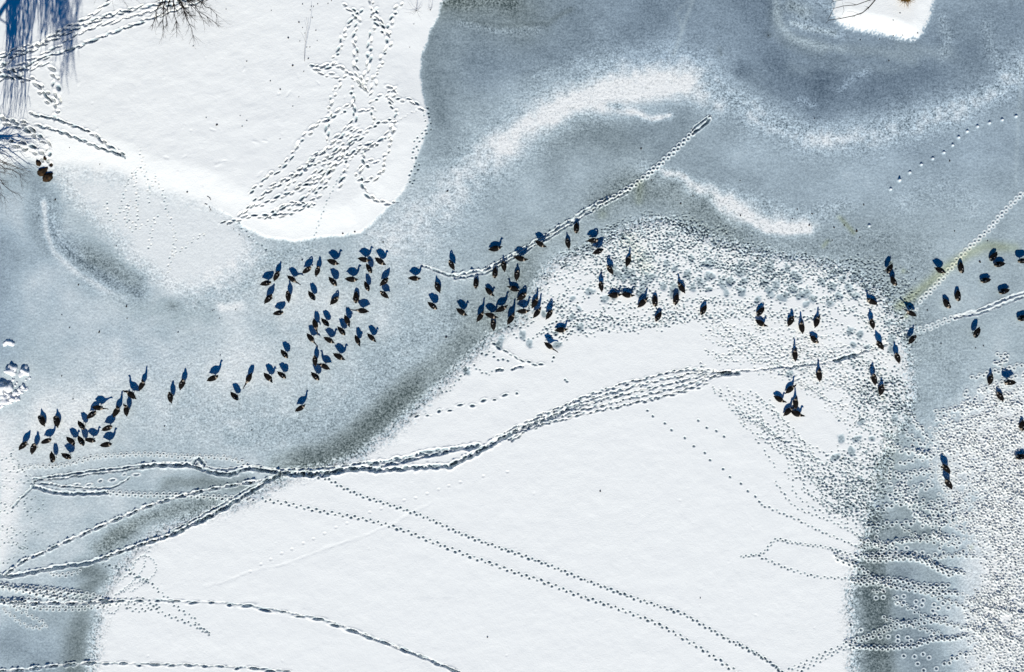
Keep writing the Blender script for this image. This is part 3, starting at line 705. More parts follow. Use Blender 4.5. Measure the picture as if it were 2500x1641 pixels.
# -- big pits that sit alone
W4 = lambda p: zz(1800, 0, p)
for p in W4([(2310, 965), (2195, 995), (2090, 1020), (1990, 1050), (1905, 1090), (1835, 1140), (1785, 1205), (1712, 1265), (1620, 1315), (1525, 1365), (1430, 1430), (1343, 1497)]) + ov([(2070, 440), (2090, 418), (2020, 525)]):
    stamp(p[0], p[1], 0.095, 0.085, 0, -0.10, 0.0, 0.97, None)
S3 = lambda p: zz(1000, 700, p)
for p in S3([(1970, 1025), (2015, 1070), (2115, 1130), (2170, 1185), (2280, 1250), (2355, 1320), (1290, 770), (1305, 785), (700, 578), (735, 605), (775, 600), (815, 612), (640, 560)]) + zz(1700, 860, [(20, 790), (118, 873), (230, 910), (320, 975), (97, 1165), (158, 1250), (308, 1352), (388, 1445), (515, 1522)], 4.76) + Q([(85, 57), (147, 102), (180, 145)]):
    stamp(p[0], p[1], 0.085, 0.06, random.uniform(-1.2, 0), 0.09, 0.012, 0.2)
boot_trail(S3([(60, 1080), (120, 1055), (200, 1055), (270, 1025), (380, 1010), (470, 975), (575, 965), (715, 920), (830, 905), (900, 870)]), 28, 3, 0.13, 0.08, 0.10, 0.1, 2)
goose_trail(S3([(250, 850), (290, 875), (325, 870), (350, 830), (390, 780), (440, 730), (480, 690), (490, 660)]), 9, 2)
goose_trail(S3([(530, 655), (590, 695), (640, 735), (690, 700), (750, 685)]), 9, 2)
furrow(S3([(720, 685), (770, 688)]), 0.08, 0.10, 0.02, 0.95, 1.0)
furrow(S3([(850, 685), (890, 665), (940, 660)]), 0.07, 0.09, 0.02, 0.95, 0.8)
boot_trail(S3([(700, 470), (760, 510), (820, 550), (900, 600), (990, 620), (1070, 650), (1140, 645)]), 16, 1, 0.14, 0.06, 0.09, 0.15)
goose_trail(S3([(1190, 615), (1185, 560), (1190, 590)]), 9, 2)
for a, b in (((1030, 430), (1140, 350)), ((1140, 350), (1260, 230)), ((1060, 400), (1190, 290)), ((1260, 230), (1280, 60)), ((1230, 490), (1330, 390)), ((1330, 390), (1400, 280)), ((1400, 280), (1560, 180)), ((1200, 130), (1280, 50)), ((1200, 160), (1400, 140)), ((1400, 140), (1500, 60)), ((1220, 290), (1330, 250)), ((1330, 330), (1480, 250)), ((1480, 330), (1600, 330)), ((1600, 330), (1760, 310)), ((1550, 270), (1620, 190)), ((1620, 190), (1740, 130)), ((860, 400), (1000, 440)), ((600, 560), (720, 520)), ((820, 340), (1040, 300)), ((940, 260), (1050, 290))):
    goose_trail(S3([a, ((a[0] + b[0]) / 2 + random.uniform(-20, 20), (a[1] + b[1]) / 2 + random.uniform(-20, 20)), b]), 9.5, 2.4)

# -- boot prints on the bank
A1 = lambda p: zz(0, 0, p)
for p in ([(-60, 500), (180, 420), (350, 380), (470, 290), (560, 240), (700, 190), (830, 100), (930, 20), (1000, -60)],
          [(50, 560), (200, 440), (400, 360), (560, 270), (800, 190), (1000, 130), (1200, 70), (1400, 30), (1600, -40)],
          [(100, 590), (300, 500), (500, 400), (700, 270), (900, 210), (1100, 150), (1300, 100), (1500, 40), (1650, -30)],
          [(180, 600), (400, 480), (600, 430), (800, 340), (1000, 260), (1200, 190), (1400, 120), (1600, 60), (1760, -20)],
          [(-40, 520), (120, 470), (300, 430), (480, 330), (640, 260), (820, 170), (980, 120), (1240, 50)],
          [(-40, 700), (60, 660), (150, 640), (260, 590), (340, 560), (430, 520)]):
    boot_trail(A1(p), 15.0, 2.0, 0.23, 0.062, 0.19, None, 1.6, 0.02, 0.35)
furrow(A1([(180, 592), (400, 470), (620, 420), (800, 340), (1000, 262), (1200, 192)]), 0.05, 0.06, 0.02)
for p in ([(-40, 540), (60, 560), (150, 640), (300, 660), (380, 760), (450, 840), (500, 880), (480, 1010)], [(0, 620), (80, 620), (160, 670), (240, 670)], [(440, 590), (500, 650), (470, 720), (510, 800), (500, 880)], [(-40, 940), (100, 1010), (200, 1030), (290, 1090), (340, 1160), (430, 1190), (400, 1270), (420, 1380)], [(-40, 980), (60, 1020), (170, 1050), (250, 1070), (300, 1120)], [(100, 1190), (220, 1220), (330, 1260), (380, 1330)], [(0, 560), (40, 620), (110, 640)], [(200, 1200), (260, 1240), (210, 1230)], [(330, 740), (380, 800), (430, 850)]):
    boot_trail(A1(p), 13, 4.5, 0.17, 0.09, 0.24, None, 2.2, 0.03, 0.35)
for p in ([(280, 950), (400, 980), (520, 1010), (660, 1060), (800, 1120), (920, 1220), (1050, 1290)], [(330, 1050), (460, 1080), (600, 1130), (750, 1190), (880, 1250), (990, 1270), (1050, 1320)]):
    boot_trail(A1(p), 12, 1.6, 0.19, 0.065, 0.19, None, 1.6, 0.02, 0.35)
    furrow(A1(p), 0.04, 0.045, 0.015)
A2 = lambda p: zz(600, 0, p)
chaos = [[(820, 60), (900, 100), (950, 200), (910, 270), (900, 340), (930, 440), (900, 550), (940, 620), (960, 700), (1000, 780)],
         [(960, 90), (870, 200), (820, 300), (800, 400), (740, 480), (700, 560), (570, 570)],
         [(1080, 90), (1050, 160), (1130, 240), (1190, 310), (1200, 380), (1140, 480), (1120, 580), (1070, 650), (1070, 730), (1030, 780)],
         [(1040, -40), (1060, 100), (1110, 180), (1160, 250)], [(1290, 50), (1240, 110), (1200, 220), (1190, 300)],
         [(1060, 250), (1030, 400), (1030, 540), (1000, 640), (990, 740)], [(560, 570), (680, 570), (770, 550), (850, 600), (920, 680), (1000, 760)],
         [(820, 640), (780, 710), (730, 780), (720, 860), (700, 940), (700, 1010), (680, 1100), (690, 1180)],
         [(880, 740), (910, 840), (890, 900), (920, 1000), (840, 1070), (780, 1140), (700, 1180)],
         [(890, 880), (800, 930), (720, 980), (620, 1020), (540, 1100), (460, 1180), (400, 1270), (360, 1340), (310, 1390), (200, 1460), (130, 1530), (40, 1600)],
         [(1240, 1020), (1160, 1010), (1100, 1040), (1000, 1090), (920, 1130), (850, 1190), (720, 1280), (640, 1350), (500, 1400), (450, 1430), (370, 1490), (270, 1530), (160, 1620)],
         [(1220, 1080), (1150, 1150), (1080, 1200), (1010, 1250), (960, 1290), (1010, 1390)], [(1230, 740), (1180, 790), (1070, 840), (1040, 880)],
         [(1200, 740), (1260, 760), (1190, 830), (1330, 830), (1430, 880), (1500, 900)], [(1190, 870), (1260, 930), (1240, 1010), (1190, 1160), (1210, 1220), (1170, 1270), (1150, 1330), (1160, 1390), (1130, 1440), (1050, 1500), (960, 1510)],
         [(950, 1150), (880, 1190), (850, 1260), (800, 1340), (720, 1400), (700, 1470), (690, 1530), (560, 1620)],
         [(640, 1270), (560, 1310), (510, 1380), (420, 1490), (330, 1580)], [(970, 930), (1040, 890), (1070, 960), (1050, 1030)], [(760, 640), (640, 630), (600, 600)],
         [(820, 1240), (700, 1350), (600, 1430), (530, 1500), (430, 1570)], [(1000, 1190), (930, 1240), (850, 1330), (830, 1470), (760, 1560)], [(1090, 1340), (1010, 1360), (950, 1400), (930, 1500)]]
for p in chaos:
    boot_trail(A2(p), 12.5, 3.0, 0.15, 0.068, 0.20, None, 2.4, 0.03, 0.35)
for p in ([(520, 520), (590, 500), (640, 505), (700, 492), (745, 455)], [(560, 500), (620, 450), (690, 405), (760, 350), (830, 300)], [(600, 480), (680, 450), (740, 420), (800, 370), (880, 330)], [(620, 510), (670, 470), (740, 480)], [(840, 420), (850, 450), (880, 470), (915, 472)], [(640, 500), (700, 470), (745, 425), (820, 330)]):
    boot_trail(ov(p), 13, 2.6, 0.15, 0.065, 0.20, None, 2.0, 0.025, 0.35)
goose_trail(A2([(1490, 890), (1510, 1010), (1520, 1070), (1470, 1110), (1440, 1160), (1400, 1210), (1420, 1270), (1380, 1320), (1440, 1360), (1390, 1420), (1360, 1540)]), 6.5, 5, 0.065, 0.08, 0.02, 0.08, 2.5)
goose_trail(ov([(800, 400), (770, 450), (745, 510), (728, 560), (722, 585)]), 9, 1.5, 0.045, 0.05)
goose_trail(ov([(555, 520), (590, 560), (620, 580), (660, 598)]), 13, 2, 0.06, 0.06, 0.01, 0.2)
goose_trail(A2([(1240, 1020), (1340, 960), (1430, 920)]), 6, 1.5, 0.035, 0.05, 0, None)
A3 = lambda p: zz(0, 380, p)
for p in ([(1175, -40), (1205, 60), (1215, 160), (1235, 260), (1240, 360), (1215, 400)], [(1170, 90), (1120, 130), (1070, 200), (1045, 270), (1025, 340), (1010, 410), (975, 490), (935, 560)], [(1120, 160), (1130, 280), (1145, 350), (1130, 440), (1150, 500), (1110, 610)], [(1290, 180), (1340, 280), (1370, 350), (1390, 480), (1420, 550), (1450, 650), (1450, 760), (1410, 850), (1400, 980)], [(1300, 500), (1260, 590), (1250, 690), (1235, 780)], [(1690, 650), (1600, 700), (1520, 770), (1430, 830)], [(1070, 380), (1060, 450), (1080, 520), (1100, 600)], [(1040, 430), (1040, 520), (1060, 600), (1110, 630), (1200, 570), (1260, 530)], [(880, 390), (870, 430), (910, 470), (920, 540)], [(1180, 120), (1100, 140), (1130, 200)], [(1290, 190), (1260, 250), (1230, 320)], [(1010, 440), (1090, 420), (1130, 390), (1150, 450)]):
    goose_trail(A3(p), 9.0, 2.6, 0.055, 0.06, 0.02, 0.6)

# -- countless goose prints: random walks inside trampled zones
def walkers(poly, n, steps, heading, kind, stride=9.5, curl=0.25, fan=0.5, **kw):
    P = ov(poly)
    xs = [p[0] for p in P]; ys = [p[1] for p in P]
    def ins(x, y):
        c = False
        for i in range(len(P)):
            x0, y0 = P[i]; x1, y1 = P[(i + 1) % len(P)]
            if (y0 > y) != (y1 > y) and x < (x1 - x0) * (y - y0) / (y1 - y0) + x0: c = not c
        return c
    for _ in range(n):
        for _t in range(40):
            x = random.uniform(min(xs), max(xs)); y = random.uniform(min(ys), max(ys))
            if ins(x, y): break
        a = heading + random.gauss(0, fan) + (math.pi if random.random() < .5 else 0)
        pts = [(x, y)]
        for k in range(random.randint(*steps)):
            a += random.gauss(0, curl)
            x += math.cos(a) * stride * 2; y += math.sin(a) * stride * 2
            if not ins(x, y): break
            pts.append((x, y))
        if len(pts) < 2: pts.append((x + 5, y))
        kind(pts, stride, **kw)
TOPZ = [(1255, 660), (1300, 590), (1360, 548), (1420, 515), (1490, 492), (1570, 488), (1640, 510), (1720, 545), (1820, 580), (1930, 600), (2060, 590), (2130, 630), (2140, 720), (2130, 800), (2140, 850), (2110, 880), (2060, 790), (1950, 730), (1800, 680), (1650, 675), (1500, 690), (1350, 680), (1270, 720)]
walkers(TOPZ, 330, (4, 12), 0.1, goose_trail, 9.0, 0.28, off=3.4, size=0.058, depth=0.065, rim=0.014, dark=0.24, jit=2.0)
walkers([(1330, 570), (1480, 500), (1620, 510), (1800, 575), (1960, 620), (1990, 680), (1850, 660), (1600, 620), (1400, 620)], 110, (3, 7), 0.2, goose_trail, 8.4, 0.4, off=3.6, size=0.062, depth=0.055, rim=0.014, dark=0.34, jit=2.6)
walkers([(1250, 690), (1500, 680), (1750, 680), (1950, 730), (2080, 790), (2060, 830), (1900, 760), (1720, 740), (1560, 760), (1330, 790), (1260, 790)], 90, (6, 16), 0.1, goose_trail, 9.6, 0.2, off=2.6, size=0.058, depth=0.075, rim=0.012, dark=0.25)
walkers([(1640, 740), (1760, 780), (1900, 800), (2050, 850), (2080, 900), (1980, 1000), (1850, 900), (1700, 860), (1620, 850)], 75, (6, 18), 0.25, goose_trail, 9.4, 0.2, off=2.2, size=0.052, depth=0.07, rim=0.014, dark=0.45)
walkers([(1640, 890), (1760, 900), (1860, 1010), (1960, 1080), (2020, 1100), (2010, 1200), (1920, 1170), (1820, 1110), (1740, 1010)], 34, (14, 34), 0.78, goose_trail, 9.6, 0.07, fan=0.14, off=2.2, size=0.055, depth=0.075, rim=0.012, dark=0.3)
walkers([(1990, 900), (2120, 900), (2130, 980), (2090, 1060), (2060, 1180), (2040, 1280), (2000, 1230), (1930, 1200), (1880, 1130), (1960, 1030)], 170, (4, 12), 0.5, goose_trail, 9.4, 0.28, off=3.0, size=0.056, depth=0.07, rim=0.014, dark=0.22, jit=2.0)
walkers([(1960, 820), (2100, 850), (2120, 960), (1990, 940)], 40, (5, 10), 0.55, goose_trail, 10, 0.12, off=2.4)
RIGHTZ = [(2170, 985), (2230, 940), (2300, 890), (2400, 850), (2420, 1700), (2280, 1700), (2240, 1480), (2230, 1400), (2290, 1330), (2210, 1230), (2180, 1130), (2140, 1060)]
walkers([(-20, 1040), (60, 1060), (90, 1200), (60, 1330), (-20, 1330)], 14, (5, 14), 0.3, goose_trail, 9.4, 0.2, off=2.4, size=0.055, depth=0.06, rim=0.025, dark=0.35)
walkers([(-20, 1340), (200, 1370), (200, 1430), (-20, 1440)], 4, (10, 22), 0.08, ring_trail, 8.4, 0.04, fan=0.05, off=3.0)
walkers([(1600, 700), (1700, 690), (1900, 740), (2060, 800), (2090, 900), (1960, 950), (1800, 880), (1640, 830)], 34, (14, 34), 0.3, goose_trail, 9.6, 0.10, off=2.2, size=0.05, depth=0.07, rim=0.012, dark=0.4)
walkers([(1850, 1020), (1990, 1060), (2030, 1180), (2010, 1260), (1900, 1210), (1820, 1120)], 20, (12, 26), 0.6, goose_trail, 9.6, 0.08, fan=0.2, off=2.2, size=0.055, depth=0.075, rim=0.012, dark=0.2)
walkers([(1980, 1230), (2180, 1200), (2400, 1280), (2400, 1560), (2180, 1560), (2060, 1480), (1990, 1350)], 9, (14, 34), 0.12, ring_trail, 8.6, 0.06, fan=0.12, off=2.8, size=0.06)
walkers(RIGHTZ, 240, (6, 18), 0.12, ring_trail, 9.6, 0.2, off=3.2, size=0.06, depth=0.055, rim=0.028, cin=1.0, jit=2.2)
walkers([(2280, 980), (2420, 950), (2420, 1700), (2320, 1700), (2270, 1450), (2330, 1330), (2260, 1200)], 150, (6, 16), 0.2, ring_trail, 9.2, 0.25, off=3.4, size=0.062, depth=0.06, rim=0.03, cin=1.1, jit=2.8)
walkers([(2060, 1010), (2160, 1040), (2200, 1160), (2260, 1300), (2180, 1260), (2080, 1180), (2060, 1130)], 36, (3, 8), 0.0, ring_trail, 9.5, 0.3, off=3.4, size=0.07, depth=0.05, rim=0.045, cin=0.35, jit=2.0)

# -- hollows melted by resting birds
def melt(px, py, r=0.2):
    cx, cy = G(px, py)
    w = window(cx, cy, r * 2.2)
    if w is None: return
    a = random.uniform(0, 3.1); ca, sa = math.cos(a), math.sin(a)
    X = XX[w] - cx; Y = YY[w] - cy
    u = (X * ca + Y * sa) / r; v = (-X * sa + Y * ca) / (r * .75)
    d = np.sqrt(u * u + v * v) * (1 + 0.5 * vnoise(XX[w], YY[w], 7.0, 55))
    p = 1 / (1 + np.exp((d - 1) * 8))
    Z[w] -= 0.035 * p
    C[w] = C[w] * (1 - p) + (0.42 + 0.5 * vnoise(XX[w], YY[w], 9.0, 56)) * p
for p in zz(1300, 500, [(465, 1085), (540, 1210), (130, 1270), (545, 1420), (455, 1310), (670, 1010), (840, 1090), (1050, 370), (1580, 340), (1650, 745), (1800, 805), (2070, 820), (2050, 690), (1840, 630), (2110, 440), (1160, 790), (1170, 890), (1300, 910), (1270, 990), (2280, 900), (275, 1490)], 4.76):
    melt(p[0], p[1], random.uniform(.16, .26))
for p in zz(1700, 640, [(150, 30), (510, 100), (160, 155), (860, 30), (820, 85), (380, 230), (520, 330), (1120, 330), (1650, 390), (1690, 190), (1270, 490), (1545, 480), (710, 440), (860, 380), (1270, 360), (1660, 400), (1780, 800), (1900, 840), (1820, 960), (1980, 985), (2220, 710), (2260, 900), (2260, 1010), (2200, 1395), (1080, 1300)], 4.76) + zz(1700, 860, [(1905, 810), (1680, 1000), (1860, 1005), (1610, 1220), (1800, 1150), (2300, 760), (2040, 1000), (1910, 1480), (2090, 1350), (2200, 960)], 4.76) + zz(1000, 700, [(1415, 335), (1220, 480), (940, 400), (475, 700), (990, 470), (760, 430), (740, 480)]):
    melt(p[0], p[1], random.uniform(.17, .28))
for _ in range(60):
    melt(random.uniform(1450, 2120), random.uniform(640, 730) , random.uniform(.15, .3))

# a faint old drift line and shallow old prints on the clean snow
K = lambda p: zz(600, 1050, p)
old = round_off(K([(-300, 1290), (0, 1190), (200, 1130), (450, 1070), (700, 970), (900, 900), (1150, 810), (1300, 740), (1450, 650), (1540, 600)]))
for p, d in resample(old, 14):
    stamp(p.x + random.uniform(-3, 3), p.y + random.uniform(-3, 3), random.uniform(.2, .5), random.uniform(.06, .14), -math.atan2(d.y, d.x), random.uniform(.002, .008), 0.0)
for q in K([(40, 1170), (130, 1110), (210, 1070), (300, 1020), (385, 985), (480, 935), (565, 900), (655, 855), (750, 805), (840, 770), (1030, 680), (1125, 650), (1315, 580), (1410, 560), (1505, 525), (1600, 490), (1685, 460), (1780, 430), (1970, 380), (2170, 345)]):
    stamp(q[0], q[1], 0.10, 0.08, 0, 0.022, 0.006)
for _ in range(70):          # little dents and clods of the crust
    stamp(random.uniform(300, 2000), random.uniform(1150, 1640), random.uniform(.04, .12), random.uniform(.03, .07), random.uniform(0, 3), random.uniform(-.012, .018), 0.0)
for _ in range(50):
    stamp(random.uniform(150, 950), random.uniform(100, 500), random.uniform(.05, .25), random.uniform(.04, .10), random.uniform(0, 3), random.uniform(-.02, .02), 0.0)
# star of cracks round a thawed spot in the ice
for k in range(11):
    a = k * .57 + random.uniform(-.2, .2); L = random.uniform(10, 26)
    for t in np.arange(2, L, 1.6):
        stamp(421 + math.cos(a) * t, 748 + math.sin(a) * t * .8, 0.045, 0.02, -a, 0.006, 0.0, 0.28)
C = np.clip(C, 0, 1)
def height_at(x, y):
    i = min(max((x - GX0) / STEP, 0), nx - 2); j = min(max((y - GY0) / STEP, 0), ny - 2)
    i0, j0 = int(i), int(j)
    return float(Z[j0:j0 + 2, i0:i0 + 2].mean())
def height_max(x, y, r=0.12):
    w = window(x, y, r)
    return float(np.median(Z[w])) if w else -0.1

def ground_piece(name, fmask):
    jj, ii = np.nonzero(fmask)
    a = jj * nx + ii
    quads = np.stack([a, a + 1, a + 1 + nx, a + nx], 1)
    used, inv = np.unique(quads.ravel(), return_inverse=True)
    me = bpy.data.meshes.new(name)
    me.vertices.add(len(used))
    co = np.stack([XX.ravel()[used], YY.ravel()[used], Z.ravel()[used]], 1).astype(np.float32)
    me.vertices.foreach_set('co', co.ravel())
    nq = len(quads)
    me.loops.add(nq * 4); me.loops.foreach_set('vertex_index', inv.astype(np.int32).ravel())
    me.polygons.add(nq)
    me.polygons.foreach_set('loop_start', np.arange(0, nq * 4, 4, dtype=np.int32))
    me.polygons.foreach_set('loop_total', np.full(nq, 4, dtype=np.int32))
    me.polygons.foreach_set('use_smooth', np.ones(nq, bool))
    at = me.attributes.new('cover', 'FLOAT_COLOR', 'POINT')
    cc = np.stack([C.ravel()[used], GREEN.ravel()[used], PURPLE.ravel()[used], SPECK.ravel()[used]], 1).astype(np.float32)
    at.data.foreach_set('color', cc.ravel())
    st = me.attributes.new('stain', 'FLOAT', 'POINT'); st.data.foreach_set('value', STAIN.ravel()[used].astype(np.float32))
    me.materials.append(M_GROUND)
    me.update(calc_edges=True)
    o = link(bpy.data.objects.new(name, me))
    o['kind'] = 'structure'
    return o
fA = (sdA[:-1, :-1] > 0); fI = (sdI[:-1, :-1] > 0)
ground_piece('snowy_bank', fA)
ground_piece('snowy_island', fI)
ground_piece('frozen_river', ~(fA | fI))

def outer_field():
    """the same bank, snow and ice carried on past the trodden part, coarser with distance"""
    def axis(a, b):
        near = list(np.arange(a - 12, a, .25)) + [a + .12] + list(np.arange(a + 2, b - 1, 4.0)) + [b - .12] + list(np.arange(b + .25, b + 12, .25))
        d = 12.0; lo = []; hi = []
        while d < 430:
            d *= 1.16; lo.append(a - d); hi.append(b + d)
        return np.array(sorted(lo) + near + hi)
    ax, ay = axis(GX0, GX1), axis(GY0, GY1)
    X, Y = np.meshgrid(ax, ay)
    def clampi(v, lo, n): return np.clip(((v - lo) / STEP).astype(int), 0, n - 1)
    kern = 9
    def soft(A):
        c = A.copy()
        for k in range(1, kern):
            c = c + np.roll(A, k, 0) + np.roll(A, -k, 0) + np.roll(A, k, 1) + np.roll(A, -k, 1)
        return c / (1 + 4 * (kern - 1))
    wob = fbm(X, Y, .12, 700, 3) * np.clip(np.maximum(np.maximum(GX0 - X, X - GX1), np.maximum(GY0 - Y, Y - GY1)), 0, 8) * .7
    ii, jj = clampi(X + wob, GX0, nx), clampi(Y + wob, GY0, ny)
    dist = np.maximum(np.maximum(GX0 - X, X - GX1), np.maximum(GY0 - Y, Y - GY1))
    f = smooth(14, 80, dist)
    Zs, Cs_ = soft(Z), soft(C)
    z = Zs[jj, ii] * (1 - f) - 0.02
    c = Cs_[jj, ii] * (1 - f) + 0.88 * f
    g = GREEN[jj, ii] * (1 - f); p = PURPLE[jj, ii] * (1 - f); k = SPECK[jj, ii] * (1 - f) + .15 * f
    N, M_ = X.shape
    V = np.stack([X.ravel(), Y.ravel(), z.ravel()], 1)
    F = []
    for a in range(N - 1):
        for b in range(M_ - 1):
            if ax[b] > GX0 and ax[b + 1] < GX1 and ay[a] > GY0 and ay[a + 1] < GY1: continue
            q = a * M_ + b
            F.append((q, q + 1, q + 1 + M_, q + M_))
    o = mesh_obj('snow_field', V.tolist(), F, M_GROUND)
    at = o.data.attributes.new('cover', 'FLOAT_COLOR', 'POINT')
    at.data.foreach_set('color', np.stack([c.ravel(), g.ravel(), p.ravel(), k.ravel()], 1).astype(np.float32).ravel())
    o['kind'] = 'structure'
outer_field()
print('ground done', nx, ny)

#INSERT_OBJECTS
# ------------------------------------------------------------------ the geese
M_GOOSE, gn, gl, gb = new_mat('goose_plumage')
_a = gn.new('ShaderNodeAttribute'); _a.attribute_name = 'plumage'
_tc = gn.new('ShaderNodeTexCoord')
_w = gn.new('ShaderNodeTexWave'); _w.inputs['Scale'].default_value = 9.0; _w.inputs['Distortion'].default_value = 3.0; _w.inputs['Detail'].default_value = 2.0
gl.new(_tc.outputs['Object'], _w.inputs['Vector'])
_oi = gn.new('ShaderNodeObjectInfo')
_k = mathn(gn, gl, 'ADD', mathn(gn, gl, 'MULTIPLY', _w.outputs['Fac'], 0.7), mathn(gn, gl, 'MULTIPLY', _oi.outputs['Random'], 0.5))
_k = mathn(gn, gl, 'ADD', _k, 0.5)
_vm = gn.new('ShaderNodeVectorMath'); _vm.operation = 'SCALE'
gl.new(_a.outputs['Color'], _vm.inputs[0]); gl.new(_k, _vm.inputs['Scale'])
gl.new(_vm.outputs[0], gb.inputs['Base Color'])
gb.inputs['Roughness'].default_value = 0.75
gb.inputs['Specular IOR Level'].default_value = 0.15

def loft(path, rad, seg=12):
    """closed tube round a 3-D path; rad = (side, vertical)"""
    P = [Vector(p) for p in path]
    V, F = [], []
    for i, p in enumerate(P):
        t = (P[min(i + 1, len(P) - 1)] - P[max(i - 1, 0)]).normalized()
        side = Vector((0, 0, 1)).cross(t)
        if side.length < 0.2: side = Vector((0, 1, 0))
        side.normalize()
        upv = t.cross(side).normalized()
        for k in range(seg):
            a = 2 * math.pi * k / seg
            V.append(p + side * math.cos(a) * rad[i][0] + upv * math.sin(a) * rad[i][1])
    n = len(P)
    for i in range(n - 1):
        for k in range(seg):
            F.append((i * seg + k, i * seg + (k + 1) % seg, (i + 1) * seg + (k + 1) % seg, (i + 1) * seg + k))
    F.append(tuple(range(seg - 1, -1, -1))); F.append(tuple((n - 1) * seg + k for k in range(seg)))
    return V, F

def tube(path, radii, seg=5):
    return loft(path, [(r, r) for r in radii], seg)

def add_geo(acc, geo):
    o = len(acc[0]); acc[0].extend(geo[0]); acc[1].extend([tuple(o + i for i in f) for f in geo[1]])

def ellipsoid(c, r, pitch=0.0, yaw=0.0, u=12, v=8):
    V, F = [], []
    M = Matrix.Rotation(yaw, 3, 'Z') @ Matrix.Rotation(pitch, 3, 'Y')
    for j in range(1, v):
        th = math.pi * j / v
        for i in range(u):
            ph = 2 * math.pi * i / u
            V.append(Vector(c) + M @ Vector((math.cos(th) * r[0], math.sin(th) * math.cos(ph) * r[1], math.sin(th) * math.sin(ph) * r[2])))
    a = len(V); V.append(Vector(c) + M @ Vector((r[0], 0, 0))); V.append(Vector(c) + M @ Vector((-r[0], 0, 0)))
    for j in range(v - 2):
        for i in range(u):
            F.append((j * u + i, (j + 1) * u + i, (j + 1) * u + (i + 1) % u, j * u + (i + 1) % u))
    for i in range(u):
        F.append((a, i, (i + 1) % u)); F.append((a + 1, (v - 2) * u + (i + 1) % u, (v - 2) * u + i))
    return V, F

